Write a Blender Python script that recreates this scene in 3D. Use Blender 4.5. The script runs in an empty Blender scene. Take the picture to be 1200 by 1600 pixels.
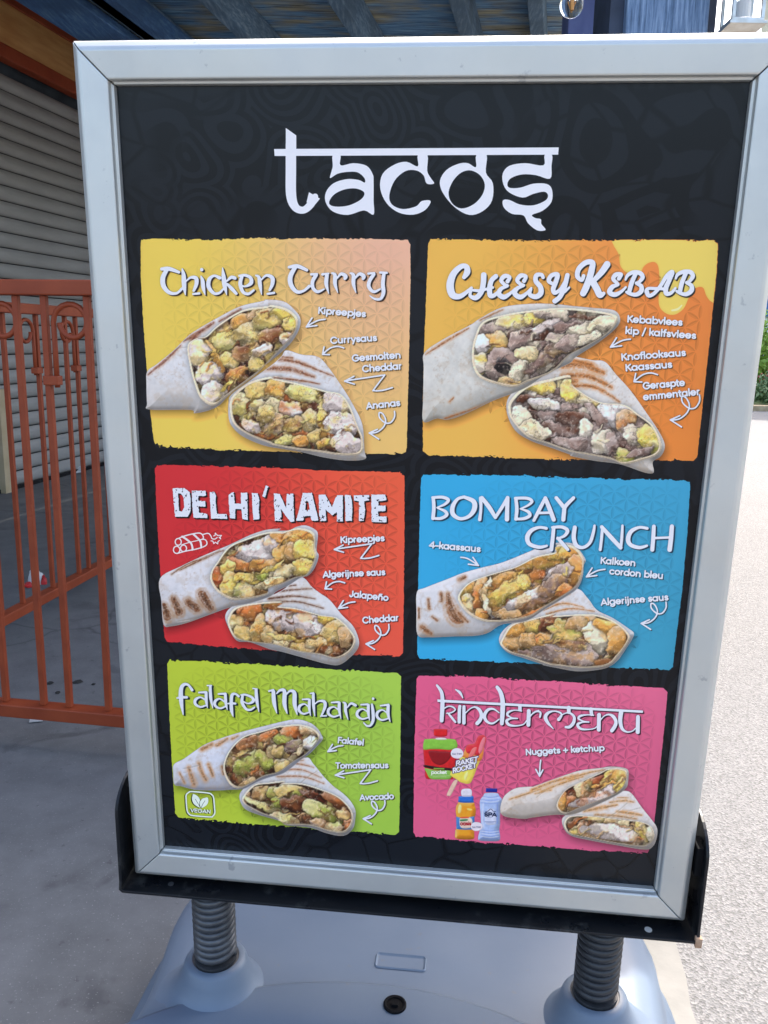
import bpy, bmesh, math, random
import numpy as np
from mathutils import Vector, Matrix
# ================================================================ camera, light, exposure
sc = bpy.context.scene
F_PX, PITCH, ROLL, CAM_H = 1300.0, math.radians(11.73), math.radians(1.03), 0.98
cam_d = bpy.data.cameras.new('camera'); cam = bpy.data.objects.new('camera', cam_d); sc.collection.objects.link(cam); sc.camera = cam
cam_d.sensor_fit = 'VERTICAL'; cam_d.sensor_height = 24; cam_d.lens = F_PX / 1600 * 24; cam_d.clip_start = .02; cam_d.clip_end = 600
sc.render.resolution_x, sc.render.resolution_y = 768, 1024
SUN_AZ, SUN_EL = math.radians(23), math.radians(52)
wd = bpy.data.worlds.new('World'); sc.world = wd; wd.use_nodes = True
nt = wd.node_tree; sky = nt.nodes.new('ShaderNodeTexSky'); sky.sky_type = 'NISHITA'; sky.sun_disc = False
sky.sun_elevation = SUN_EL; sky.sun_rotation = SUN_AZ; sky.air_density = 1.0; sky.dust_density = 4.0; sky.ozone_density = .3
nt.links.new(sky.outputs[0], nt.nodes['Background'].inputs[0]); nt.nodes['Background'].inputs[1].default_value = .15
sun_d = bpy.data.lights.new('sun', 'SUN'); sun_d.energy = 2.0; sun_d.angle = math.radians(.5); sun_d.color = (1, .95, .87)
sun = bpy.data.objects.new('sun', sun_d); sc.collection.objects.link(sun)
sdir = Vector((math.sin(SUN_AZ) * math.cos(SUN_EL), math.cos(SUN_AZ) * math.cos(SUN_EL), math.sin(SUN_EL)))
sun.rotation_euler = (-sdir).to_track_quat('-Z', 'Y').to_euler(); sun.location = (2, 4, 6)
vs = sc.view_settings; vs.view_transform = 'Standard'; vs.look = 'None'; vs.gamma = 1; vs.use_curve_mapping = False; vs.exposure = 2.02
# world axes seen from the camera (x right, y down, z forward)
cp, sp, cr, sr = math.cos(PITCH), math.sin(PITCH), math.cos(ROLL), math.sin(ROLL)
RWC = np.array([[cr, -sr, 0], [sr, cr, 0], [0, 0, 1]]) @ np.array([[1, 0, 0], [0, -sp, -cp], [0, cp, -sp]])
_x, _y, _z = RWC[0], -RWC[1], -RWC[2]
cam.matrix_world = Matrix(((_x[0], _y[0], _z[0], 0), (_x[1], _y[1], _z[1], 0), (_x[2], _y[2], _z[2], CAM_H), (0, 0, 0, 1)))
# the sign: centre of its printed sheet and its three axes (right, up, out of the face), measured
def rod(w):
    w = np.array(w, float); t = np.linalg.norm(w); k = w / t; K = np.array([[0, -k[2], k[1]], [k[2], 0, -k[0]], [-k[1], k[0], 0]])
    return np.eye(3) + math.sin(t) * K + (1 - math.cos(t)) * K @ K
_R = rod((0.06463617, 0.00126013, -0.0990372))
SU, SV, SN = _R @ [1, 0, 0], _R @ [0, 0, 1.0], _R @ [0, -1.0, 0]
SC = np.array([0.02822349, 0.8454358, -0.18851686 + CAM_H])
SHW, SHH = .2875, .4165
def S(u, v, n=0.0):
    return SC + np.multiply.outer(np.asarray(u, float), SU) + np.multiply.outer(np.asarray(v, float), SV) + np.multiply.outer(np.asarray(n, float), SN)
def sheet_xy(ax, ay):
    """artwork units -> metres on the printed sheet"""
    ax, ay = np.asarray(ax, float), np.asarray(ay, float)
    d = np.stack([(ax - 600) / F_PX, (ay - 800) / F_PX, np.ones_like(ax)], -1) @ RWC
    o = np.array([0, 0, CAM_H]); t = ((SC - o) @ SN) / (d @ SN); q = o + d * t[..., None] - SC
    return q @ SU, q @ SV
def sheet_to_art(u, v):
    P = S(u, v) - np.array([0, 0, CAM_H]); C = P @ RWC.T
    return C[..., 0] / C[..., 2] * F_PX + 600, C[..., 1] / C[..., 2] * F_PX + 800
# ================================================================ helpers
def lin(c):
    c = np.asarray(c, float); c = np.where(c > 1.5, c / 255, c) if np.max(c) > 1.5 else c
    return np.where(c <= .04045, c / 12.92, ((c + .055) / 1.055) ** 2.4)
def empty(name, loc, label, cat, group=None):
    o = bpy.data.objects.new(name, None); sc.collection.objects.link(o); o.location = loc; o.empty_display_size = .1
    o['label'] = label; o['category'] = cat
    if group: o['group'] = group
    return o
def org(p):
    v = Vector((0, 0, 0))
    while p is not None: v += Vector(p.location); p = p.parent
    return v
def link(name, me, parent=None, mat=None, label=None, cat=None, kind=None, group=None):
    o = bpy.data.objects.new(name, me); sc.collection.objects.link(o)
    if parent is not None: o.parent = parent
    if mat is not None and len(me.materials) == 0: me.materials.append(mat)
    for k, v in (('label', label), ('category', cat), ('kind', kind), ('group', group)):
        if v: o[k] = v
    return o
def mk(name, V, Fs, parent=None, mat=None, smooth=False, at=None, **kw):
    """V world positions, Fs faces"""
    b = org(parent) if at is None else Vector(at) + org(parent)
    me = bpy.data.meshes.new(name); me.from_pydata([(v[0] - b[0], v[1] - b[1], v[2] - b[2]) for v in V], [], [tuple(int(i) for i in f) for f in Fs]); me.update()
    if smooth: me.polygons.foreach_set('use_smooth', [True] * len(me.polygons))
    o = link(name, me, parent, mat, **kw)
    if at is not None: o.location = at
    return o
class MB:
    def __init__(s): s.V = []; s.F = []
    def add(s, V, F):
        k = len(s.V); s.V += [tuple(v) for v in V]; s.F += [tuple(i + k for i in f) for f in F]; return s
    def box(s, c, ax, ay, az):
        """c centre, ax/ay/az half-extent vectors"""
        c, ax, ay, az = map(lambda q: np.array(q, float), (c, ax, ay, az))
        V = [c + i * ax + j * ay + k * az for k in (-1, 1) for j in (-1, 1) for i in (-1, 1)]
        F = [(0, 2, 3, 1), (4, 5, 7, 6), (0, 1, 5, 4), (2, 6, 7, 3), (0, 4, 6, 2), (1, 3, 7, 5)]
        if np.linalg.det(np.stack([ax, ay, az])) < 0: F = [f[::-1] for f in F]
        return s.add(V, F)
    def tube(s, P, r, n=8, cap=True, closed=False):
        P = [np.array(p, float) for p in P]; m = len(P); V = []; up = None
        rr = r if hasattr(r, '__len__') else [r] * m
        for i, p in enumerate(P):
            t = (P[(i + 1) % m] - P[i - 1]) if closed else (P[min(i + 1, m - 1)] - P[max(i - 1, 0)]); t = t / (np.linalg.norm(t) + 1e-12)
            if up is None: up = np.array([0, 0, 1.]) if abs(t[2]) < .9 else np.array([1., 0, 0])
            a = np.cross(t, up); a /= np.linalg.norm(a); b = np.cross(a, t); up = b
            V += [p + rr[i] * (math.cos(2 * math.pi * k / n) * a + math.sin(2 * math.pi * k / n) * b) for k in range(n)]
        F = [(i * n + k, i * n + (k + 1) % n, ((i + 1) % m) * n + (k + 1) % n, ((i + 1) % m) * n + k) for i in range(m if closed else m - 1) for k in range(n)]
        if cap and not closed: F += [tuple(range(n))[::-1], tuple((m - 1) * n + k for k in range(n))]
        return s.add(V, [f[::-1] for f in F])
    def lathe(s, prof, o, ax, n=24):
        """prof (r,h) around axis ax from o"""
        ax = np.array(ax, float); ax /= np.linalg.norm(ax); a = np.cross(ax, [0, 1., 0] if abs(ax[1]) < .9 else [1., 0, 0]); a /= np.linalg.norm(a); b = np.cross(ax, a); V = []
        for r, h in prof: V += [np.array(o) + ax * h + r * (math.cos(2 * math.pi * k / n) * a + math.sin(2 * math.pi * k / n) * b) for k in range(n)]
        m = len(prof); F = [(i * n + k, i * n + (k + 1) % n, (i + 1) * n + (k + 1) % n, (i + 1) * n + k) for i in range(m - 1) for k in range(n)]
        return s.add(V, F)
    def obj(s, name, parent=None, mat=None, **k): return mk(name, s.V, s.F, parent, mat, **k)
def bevel(o, w=.002, seg=2, ang=40):
    m = o.modifiers.new('bevel', 'BEVEL'); m.width = w; m.segments = seg; m.limit_method = 'ANGLE'; m.angle_limit = math.radians(ang)
# ---- materials
def mat(name, col, rough=.6, metal=0, spec=.5, **k):
    m = bpy.data.materials.new(name); m.use_nodes = True; b = m.node_tree.nodes['Principled BSDF']
    b.inputs['Base Color'].default_value = (*[float(q) for q in col], 1); b.inputs['Roughness'].default_value = rough; b.inputs['Metallic'].default_value = metal; b.inputs['Specular IOR Level'].default_value = spec
    return m
class N:
    def __init__(s, m): s.t = m.node_tree; s.b = s.t.nodes['Principled BSDF']
    def new(s, typ, **k):
        n = s.t.nodes.new(typ)
        for a, v in k.items():
            if a.startswith('i_'):
                key = a[2:].replace('_', ' '); n.inputs[int(key) if key.isdigit() else key].default_value = v
            else: setattr(n, a, v)
        return n
    def lk(s, a, b): s.t.links.new(a, b)
    def coord(s, scale=(1, 1, 1), rot=(0, 0, 0), src='Object'):
        c = s.new('ShaderNodeTexCoord'); m = s.new('ShaderNodeMapping'); m.inputs['Scale'].default_value = scale; m.inputs['Rotation'].default_value = rot; s.lk(c.outputs[src], m.inputs[0]); return m.outputs[0]
    def noise(s, vec, sc_, det=6, rough=.55, dist=0):
        n = s.new('ShaderNodeTexNoise'); n.inputs['Scale'].default_value = sc_; n.inputs['Detail'].default_value = det; n.inputs['Roughness'].default_value = rough; n.inputs['Distortion'].default_value = dist
        s.lk(vec, n.inputs['Vector']); return n.outputs['Fac']
    def ramp(s, fac, stops):
        r = s.new('ShaderNodeValToRGB'); e = r.color_ramp.elements
        while len(e) < len(stops): e.new(.5)
        for q, (p, c) in zip(e, stops): q.position = p; q.color = (*c, 1) if len(c) == 3 else c
        s.lk(fac, r.inputs[0]); return r.outputs[0]
    def mix(s, f, a, b, typ='MIX'):
        m = s.new('ShaderNodeMix', data_type='RGBA', blend_type=typ)
        for sock, v in ((m.inputs[0], f), (m.inputs[6], a), (m.inputs[7], b)):
            if hasattr(v, 'links') or hasattr(v, 'is_linked'): s.lk(v, sock)
            elif isinstance(v, (int, float)): sock.default_value = v
            else: sock.default_value = (*v, 1)
        return m.outputs[2]
    def bump(s, h, st=.3, d=.01):
        b = s.new('ShaderNodeBump'); b.inputs['Strength'].default_value = st; b.inputs['Distance'].default_value = d; s.lk(h, b.inputs['Height']); s.lk(b.outputs[0], s.b.inputs['Normal']); return b
    def col(s, c): s.lk(c, s.b.inputs['Base Color'])
    def rgh(s, c): s.lk(c, s.b.inputs['Roughness'])
def noisy(name, c1, c2, scale=8, rough=.7, bump=.2, bd=.002, metal=0, stretch=(1, 1, 1), spec=.5, lo=.35, hi=.65, det=8):
    m = mat(name, c1, rough, metal, spec); n = N(m); v = n.coord(stretch); f = n.noise(v, scale, det); n.col(n.ramp(f, [(lo, c1), (hi, c2)]))
    if bump: n.bump(n.noise(v, scale * 6, 6), bump, bd)
    return m
# ---------------------------------------------------------------- flat print artwork
# The printed sheet is drawn as vector shapes; sheet units are "art" units (about 0.6 mm each),
# turned into positions on the real sheet by sheet_xy() further down.
_RT = np.random.RandomState(7).rand(24, 64, 64)
def vnoise(X, Y, s, seed=0):
    t = _RT[seed % 24]
    x = X / s + seed * 7.3; y = Y / s + seed * 3.1
    xi = np.floor(x).astype(int); yi = np.floor(y).astype(int)
    fx = x - xi; fy = y - yi
    fx = fx * fx * (3 - 2 * fx); fy = fy * fy * (3 - 2 * fy)
    g = lambda a, b: t[a % 64, b % 64]
    return (g(yi, xi) * (1 - fx) + g(yi, xi + 1) * fx) * (1 - fy) + (g(yi + 1, xi) * (1 - fx) + g(yi + 1, xi + 1) * fx) * fy
def fbm(X, Y, s, seed=0, o=4):
    r = 0; a = .5; tot = 0
    for k in range(o):
        r = r + a * vnoise(X, Y, s / 2 ** k, seed + k); tot += a; a *= .55
    return r / tot

FR = {'w': (0, 0, 1), 'T': (400, 180, 2.4), 'CH': (240, 400, 6), 'CU': (430, 400, 6), 'CY': (690, 400, 6), 'KB': (890, 400, 6),
      'DE': (260, 750, 6.667), 'NA': (420, 755, 6), 'BO': (665, 765, 5), 'CR': (815, 810, 4.8), 'FA': (270, 1055, 6.667),
      'MA': (440, 1065, 6.667), 'KI': (675, 1065, 6.667), 'ME': (830, 1080, 6.667), 'DY': (255, 810, 10.91), 'VE': (280, 1225, 17.14),
      'L1': (210, 350, 4.21), 'R1': (400, 350, 4.21), 'L2': (650, 350, 4), 'R2': (880, 350, 4), 'L3': (230, 710, 4.705),
      'R3': (420, 710, 4.705), 'L4': (640, 730, 4.848), 'R4': (850, 730, 4.85), 'L5': (250, 1020, 5.335), 'R5': (430, 1030, 5.519),
      'L6': (640, 1040, 5.519), 'R6': (830, 1050, 5.217), 'PR': (650, 1130, 8), 'A1': (470, 470, 6.959)}
def pts(s):
    """'L1 85,970 150,920 R1 100,498' -> list of points in art units (w = a third number = width)"""
    out = []; f = FR['w']
    for tok in s.split():
        if tok in FR: f = FR[tok]; continue
        v = [float(q) for q in tok.split(',')]
        p = (f[0] + v[0] / f[2], f[1] + v[1] / f[2])
        out.append(p + (v[2] / f[2],) if len(v) > 2 else p)
    return out
def smooth_closed(P, n=5):
    P = np.array([p[:2] for p in P], float); m = len(P); o = []
    for i in range(m):
        a, b, c, d = P[i - 1], P[i], P[(i + 1) % m], P[(i + 2) % m]
        for k in range(n):
            t = k / n
            o.append(.5 * ((2 * b) + (c - a) * t + (2 * a - 5 * b + 4 * c - d) * t * t + (3 * b - a - 3 * c + d) * t ** 3))
    return np.array(o)
def smooth_open(P, n=6):
    P = np.array(P, float); m = len(P)
    if m < 3: return P
    o = []
    for i in range(m - 1):
        a = P[max(i - 1, 0)]; b = P[i]; c = P[i + 1]; d = P[min(i + 2, m - 1)]
        for k in range(n):
            t = k / n
            o.append(.5 * ((2 * b) + (c - a) * t + (2 * a - 5 * b + 4 * c - d) * t * t + (3 * b - a - 3 * c + d) * t ** 3))
    o.append(P[-1])
    return np.array(o)
def poly_sd(P, X, Y):
    """signed distance, positive inside"""
    P = np.array([p[:2] for p in P], float)
    d2 = np.full(X.shape, 1e18); ins = np.zeros(X.shape, bool); n = len(P)
    for i in range(n):
        ax, ay = P[i]; bx, by = P[(i + 1) % n]
        ex, ey = bx - ax, by - ay; L = ex * ex + ey * ey + 1e-12
        t = np.clip(((X - ax) * ex + (Y - ay) * ey) / L, 0, 1)
        d2 = np.minimum(d2, (X - ax - t * ex) ** 2 + (Y - ay - t * ey) ** 2)
        c = (ay > Y) != (by > Y)
        ins ^= c & (X < ex * (Y - ay) / (ey if abs(ey) > 1e-12 else 1e-12) + ax)
    d = np.sqrt(d2)
    return np.where(ins, d, -d)
def stroke_sd(P, X, Y, w=None):
    P = np.array(P, float)
    if P.shape[1] == 2: P = np.c_[P, np.full(len(P), w)]
    f = np.full(X.shape, -1e9)
    if len(P) == 1:
        return P[0, 2] / 2 - np.hypot(X - P[0, 0], Y - P[0, 1])
    for i in range(len(P) - 1):
        ax, ay, aw = P[i]; bx, by, bw = P[i + 1]
        m = max(aw, bw) + 2
        x0, x1, y0, y1 = min(ax, bx) - m, max(ax, bx) + m, min(ay, by) - m, max(ay, by) + m
        c = np.where((X[0] >= x0) & (X[0] <= x1))[0]; r = np.where((Y[:, 0] >= y0) & (Y[:, 0] <= y1))[0]
        if len(c) == 0 or len(r) == 0: continue
        sl = (slice(r[0], r[-1] + 1), slice(c[0], c[-1] + 1)); x = X[sl]; y = Y[sl]
        ex, ey = bx - ax, by - ay; L = ex * ex + ey * ey + 1e-12
        t = np.clip(((x - ax) * ex + (y - ay) * ey) / L, 0, 1)
        f[sl] = np.maximum(f[sl], (aw + (bw - aw) * t) / 2 - np.hypot(x - ax - t * ex, y - ay - t * ey))
    return f
def grid(x0, y0, x1, y1, st):
    xs = np.arange(x0, x1 + st, st); ys = np.arange(y0, y1 + st, st)
    return np.meshgrid(xs, ys)

# ---- titles: S = pen strokes (x,y,width), P = outlines, H = holes, s = outline curved
TITLES = {
'tacos': dict(box=(425, 195, 880, 365), sh=None, items=[
 ('P', 'T 68,127 1135,121 1133,148 70,153'), ('P', 'T 112,48 151,76 151,130 112,130'),
 ('S', 'T 131,110,39 131,200,39 132,300,38 148,345,30 178,356,26 205,335,28 222,305,22'), ('P', 'T 199,289 240,313 222,335 200,350 190,325'),
 ('s', 'T 278,236 283,212 288,190 288,150 317,150 317,188 365,180 415,190 438,222 441,250 441,320 441,373 405,357 345,374 290,362 262,328 262,290 290,256 340,240 385,243 408,253 406,235 380,214 340,213 305,220'),
 ('H', 'T 274,331 290,300 330,279 375,275 406,290 395,315 350,338 300,343'),
 ('s', 'T 607,150 643,150 642,208 655,235 668,256 640,256 628,225 600,207 560,210 520,245 500,300 510,335 550,352 600,342 622,322 655,322 635,355 590,373 535,365 490,330 466,275 475,220 520,185 565,175 607,192'),
 ('s', 'T 826,150 865,150 862,215 888,255 885,320 850,360 800,374 745,345 700,290 690,245 715,205 760,182 795,180 825,195'),
 ('H', 'T 805,207 840,225 858,260 848,300 815,335 770,350 735,330 722,290 740,245 770,215'),
 ('s', 'T 1082,150 1110,150 1108,190 1103,238 1050,225 1000,222 958,235 943,255 950,272 990,272 1040,257 1090,258 1110,280 1108,325 1075,358 1035,374 1048,386 1068,390 1070,408 1086,430 1055,432 1020,405 1003,376 960,370 930,347 926,320 950,318 990,335 1040,338 1085,320 1095,300 1080,287 1040,295 1000,309 950,290 928,260 925,220 950,190 1010,180 1078,188')]),
'Chicken Curry': dict(box=(245, 402, 615, 475), sh=(2.6, 2.0), sc=(52, 42, 38), items=[('S', q) for q in (
 'CH 80,122,30 150,120,38 240,152,26', 'CH 130,125,36 92,200,44 97,280,44 150,342,34 220,348,24 270,305,24', 'CH 272,120,12 285,180,38 290,280,40 302,365,8',
 'CH 305,240,12 350,202,22 400,208,38 405,260,36 380,325,24', 'CH 375,356,20 432,350,22', 'CH 455,128,32', 'CH 448,188,10 462,230,34 470,300,34 487,365,6',
 'CH 622,205,34 570,185,22 525,220,36 520,290,38 570,350,28 620,345,22 655,310,18', 'CH 650,112,10 660,200,40 670,280,40 688,362,8', 'CH 690,235,14 730,200,30 765,207,32',
 'CH 695,265,24 735,305,34 778,352,26', 'CH 815,270,20 860,285,18 915,255,36 912,205,32 860,180,26 808,186,22', 'CH 830,195,30 815,260,36 840,335,30 890,355,26 942,320,20', 'CH 962,182,16 990,200,30 1000,270,36 1015,360,8',
 'CH 1010,225,14 1060,182,24 1115,205,38 1115,265,34 1090,320,22', 'CH 1070,355,20 1132,345,22', 'CU 132,105,26 210,95,36 298,132,28', 'CU 190,105,36 145,190,44 150,270,42 205,335,34 270,325,24 322,282,28',
 'CU 340,172,24 395,168,18', 'CU 385,178,34 352,240,34 357,300,32 400,335,28 460,310,14', 'CU 445,172,24 502,164,16', 'CU 487,178,34 480,260,36 504,352,8', 'CU 532,160,14 562,180,34 562,260,34 588,342,8',
 'CU 580,210,14 620,168,28 660,188,38 655,212,28', 'CU 705,160,14 735,180,34 735,260,34 758,342,8', 'CU 750,210,14 790,168,28 830,188,38 825,212,28', 'CU 875,165,22 932,158,16', 'CU 925,173,32 885,235,34 880,290,34 925,335,28 985,310,16',
 'CU 985,155,22 1048,158,20', 'CU 1020,168,32 1010,260,36 1016,340,36 990,400,26 935,402,22 888,372,10')]),
'CHEESY KEBAB': dict(box=(692, 400, 1092, 480), sh=(2.0, 2.6), sc=(48, 50, 44), items=[('S', q) for q in (
 'CY 210,200,36 240,150,58 232,100,48 180,100,48 110,170,60 80,270,70 100,360,66 160,380,50 220,350,38 280,298,26', 'CY 395,178,52 390,260,50 370,340,48 320,392,46 268,372,32 278,322,22',
 'CY 280,318,24 350,325,28 420,310,26 480,295,24', 'CY 508,190,44 468,230,44 450,300,48 455,368,46 490,370,38 530,335,26', 'CY 618,238,38 638,198,32 592,188,42 558,228,38 590,268,32 618,280,26 560,305,36 535,352,46 580,385,46 640,352,30 690,305,20',
 'CY 772,234,38 790,192,32 742,184,42 708,228,38 740,264,32 770,276,26 710,302,36 685,350,46 735,385,46 795,350,30 840,300,20', 'CY 950,200,34 935,175,34 888,182,42 882,235,44 925,290,48 928,350,50 880,382,46 825,360,38 838,312,24',
 'CY 1040,262,30 1003,232,40 1030,182,40 1085,175,42 1070,240,44 1045,310,44 1060,345,38 1110,315,32 1150,250,30', 'CY 1178,180,42 1150,290,46 1110,380,44 1060,422,46', 'CY 1155,335,24 1195,295,20',
 'KB 130,186,34 112,226,34 72,190,44 85,120,46 150,62,48 212,62,50 205,130,58 180,220,60 150,300,62 125,350,58', 'KB 350,78,62 300,150,56 240,215,46', 'KB 212,235,62 255,310,64 282,365,58 318,350,32',
 'KB 460,212,38 482,172,32 432,175,42 407,215,38 440,252,32 452,270,26 400,288,42 372,338,46 420,362,44 480,335,30 525,292,20', 'KB 522,222,20 545,178,32 600,152,38 660,162,42 682,200,40 650,243,30 622,255,26 668,282,40 668,330,44 620,362,38 560,352,32 532,338,26',
 'KB 618,165,38 580,250,42 555,340,40', 'KB 722,338,44 740,372,36 790,350,34 850,280,34 905,192,38 958,152,44 930,230,42 900,300,46 905,352,42 950,345,32 990,300,22', 'KB 718,328,38 735,305,30 800,305,28 880,308,28',
 'KB 992,212,20 1012,172,32 1070,147,38 1130,152,42 1152,190,40 1120,238,30 1092,250,26 1138,277,40 1138,325,44 1090,358,38 1035,348,32 1002,330,26', 'KB 1088,160,38 1050,250,42 1030,340,40')]),
'DELHI NAMITE': dict(box=(264, 752, 612, 824), sh=(2.4, 2.6), sc=(30, 16, 20), grunge=True, items=[('P', q) if q[0] != '-' else ('H', q[1:]) for q in (
 'DE 68,82 190,82 245,120 258,200 255,320 225,380 95,380 80,230', '-DE 125,135 160,140 185,190 188,280 165,325 135,320 130,230', 'DE 268,108 412,110 416,165 335,165 335,215 410,215 412,275 338,272 342,335 430,350 430,395 285,390 272,250',
 'DE 455,122 500,120 520,160 515,220 530,352 632,352 635,402 468,398 460,260', 'DE 652,150 705,120 715,240 780,245 780,130 845,130 848,240 850,412 795,405 785,300 720,300 722,400 665,395 655,250',
 'DE 893,132 955,135 970,200 965,300 972,405 908,410 898,260', 'DE 1040,50 1065,65 1030,178 1000,168', 'NA 50,90 105,100 165,230 170,95 232,95 240,355 205,360 115,240 125,350 60,350 52,220',
 'NA 320,88 405,88 470,350 405,350 390,305 340,305 325,350 258,350 290,230', '-NA 352,160 372,170 385,245 342,250', 'NA 470,108 530,105 595,220 635,110 695,110 695,355 640,355 640,270 595,300 535,245 540,350 475,352',
 'NA 715,105 770,110 785,200 780,350 722,352', 'NA 798,110 942,108 942,158 895,165 905,250 890,350 848,352 845,165 800,160', 'NA 962,105 1100,105 1104,160 1030,165 1028,208 1095,205 1095,258 1025,262 1028,308 1105,308 1105,365 965,360')]),
'BOMBAY CRUNCH': dict(box=(668, 766, 1062, 866), sh=(2.6, 2.2), sc=(28, 62, 88), items=[('S', q) for q in (
 'BO 60,62,26 65,140,28 58,222,28', 'BO 55,60,22 130,57,24 178,78,26 150,112,20 90,138,12', 'BO 95,143,12 150,165,24 165,195,26 120,222,24 60,222,20', 'BO 300,55,24 375,90,36 380,150,38 340,205,28 270,225,26 215,190,34 212,130,34 250,72,24 300,55,24',
 'BO 430,65,28 432,150,22 422,232,26', 'BO 440,62,30 500,140,34 545,215,26', 'BO 545,215,24 600,130,26 640,60,24', 'BO 640,62,30 637,150,32 635,230,34', 'BO 705,70,26 712,150,28 705,228,26', 'BO 700,65,22 790,65,24 830,88,24 800,120,18 740,148,12',
 'BO 745,150,12 800,170,24 813,200,26 770,223,24 705,228,20', 'BO 845,238,24 890,150,28 935,62,26', 'BO 935,65,30 965,140,34 1000,232,32', 'BO 875,180,20 975,178,20', 'BO 1020,62,28 1075,130,32', 'BO 1155,62,26 1090,130,30 1080,180,32 1075,232,32',
 'CR 185,72,22 130,65,22 70,90,30 42,140,34 60,190,30 130,213,26 188,203,18', 'CR 240,65,26 232,150,28 222,232,28', 'CR 230,65,20 300,62,24 343,88,28 320,128,22 265,150,14', 'CR 270,145,22 310,190,28 345,230,24',
 'CR 398,65,30 390,140,32 410,200,30 460,215,24 510,180,24 535,110,24 546,52,18', 'CR 605,62,20 598,150,22 588,232,22', 'CR 600,62,28 670,140,32 740,215,30', 'CR 755,52,18 750,140,22 742,222,20', 'CR 940,72,22 880,65,22 820,95,30 797,150,34 815,195,30 880,216,26 938,202,18',
 'CR 990,58,28 985,150,30 978,232,30', 'CR 990,145,18 1115,140,18', 'CR 1125,58,32 1118,150,34 1108,232,34')]),
'falafel Maharaja': dict(box=(272, 1056, 618, 1142), sh=(2.9, 1.8), sc=(24, 42, 44), items=[('S', q) for q in (
 'FA 205,150,28 165,97,24 120,92,32 90,140,42 90,260,44 112,405,10', 'FA 50,232,18 100,225,26 150,225,26', 'FA 275,175,18 340,172,24', 'FA 350,175,30 352,260,30 364,332,10', 'FA 340,250,18 290,225,18 240,250,30 238,295,28 290,325,20 345,310,18', 'FA 362,103,14 405,103,16',
 'FA 393,112,28 398,230,32 420,335,8', 'FA 478,190,18 545,188,24', 'FA 550,190,30 555,280,30 570,352,10', 'FA 540,270,18 490,240,18 445,265,30 443,310,28 495,340,20 550,320,18', 'FA 690,215,24 655,190,22 620,202,32 612,280,34 615,360,34 632,425,8', 'FA 580,290,16 615,288,22 655,290,22',
 'FA 735,268,16 790,290,16 840,265,32 830,228,26 760,198,22 712,200,14', 'FA 728,215,28 725,280,32 765,345,26 810,355,22 852,330,18', 'FA 838,133,14 880,138,14', 'FA 870,145,30 878,260,34 900,375,8', 'FA 1005,160,20 1050,148,20', 'FA 1050,165,38 1058,280,40 1085,388,10',
 'FA 1085,185,14 1120,152,26 1165,162,38 1165,290,42 1193,392,10', 'MA 50,130,14 90,92,24 135,112,40 138,230,42 164,335,12', 'MA 220,180,16 280,178,22', 'MA 292,185,28 290,270,28 304,348,8', 'MA 285,260,16 240,228,16 190,250,28 185,298,28 230,330,20 285,315,16', 'MA 300,118,14 335,112,16',
 'MA 332,122,28 335,250,30 349,352,8', 'MA 345,230,12 390,198,18 445,203,32 455,250,32 430,320,22 420,340,18', 'MA 408,354,15 468,350,16', 'MA 522,213,16 590,208,22', 'MA 602,215,30 602,290,30 620,378,8', 'MA 595,290,16 545,258,16 495,280,28 490,328,28 540,360,20 598,345,16',
 'MA 642,210,12 665,228,28 668,300,30 694,388,8', 'MA 685,265,12 725,222,24 772,242,28', 'MA 828,235,16 895,232,22', 'MA 905,240,30 905,320,30 918,398,8', 'MA 897,310,16 845,280,16 795,305,28 790,350,28 840,383,20 900,370,16', 'MA 955,172,28', 'MA 942,232,22 952,300,32 955,390,32 930,448,24 890,455,20 856,422,12',
 'MA 1032,245,16 1100,238,22', 'MA 1112,240,32 1110,330,32 1132,412,8', 'MA 1100,320,16 1050,290,16 1000,315,28 998,363,28 1045,395,20 1105,380,16')]),
'kindermenu': dict(box=(676, 1066, 1012, 1156), sh=(2.2, 2.0), sc=(58, 22, 48), items=[('P', 'w 683.3,1092 1004.3,1109.3 1004.3,1113 683.7,1096')] + [('S', q) for q in (
 'KI 52,34,22 95,95,34 108,160,38 108,260,44 100,400,40', 'KI 125,275,14 170,252,14 215,258,18 242,288,14 200,318,14 150,325,10', 'KI 165,322,16 205,368,24 243,415,22', 'KI 245,78,12 290,108,28 322,165,10', 'KI 290,252,32 285,300,34 283,415,34', 'KI 333,256,32 332,425,36',
 'KI 350,320,12 400,275,12 450,260,20 495,290,34 515,345,36 500,395,38 470,430,38', 'KI 700,320,12 640,280,20 580,290,30 545,350,36 570,408,28 630,430,20 700,385,12', 'KI 678,52,34 715,110,42 735,200,46 735,300,48 727,430,40', 'KI 915,245,36 915,285,36',
 'KI 930,300,16 860,292,12 800,310,24 785,342,24 830,370,12 890,378,14', 'KI 885,378,14 820,380,18 777,402,28 800,443,28 870,455,16 950,440,12 985,400,12', 'KI 1008,300,40 1003,445,40', 'KI 1020,360,12 1060,315,14 1110,297,18', 'ME 0,240,12 50,206,16 95,215,20 90,262,20',
 'ME 232,388,6 170,320,32 147,262,38 180,217,28 240,202,14 298,217,20 315,245,20 285,288,36', 'ME 300,255,14 350,225,12 400,222,20 445,260,28 440,320,34 400,365,32 358,368,24', 'ME 390,165,40 390,212,38', 'ME 620,180,36 627,235,36', 'ME 648,245,14 580,240,12 510,252,24 492,280,22 540,305,12 600,315,14',
 'ME 600,315,14 530,317,18 482,342,28 510,383,26 580,393,16 660,380,12 695,345,12', 'ME 705,240,40 702,395,40', 'ME 715,300,12 760,252,12 810,237,20 855,260,34 880,310,34 870,358,38 838,405,38', 'ME 935,205,46 925,300,42 945,383,32 995,418,18 1050,410,12 1085,380,12', 'ME 1110,262,40 1107,420,42')]),
}
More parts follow.
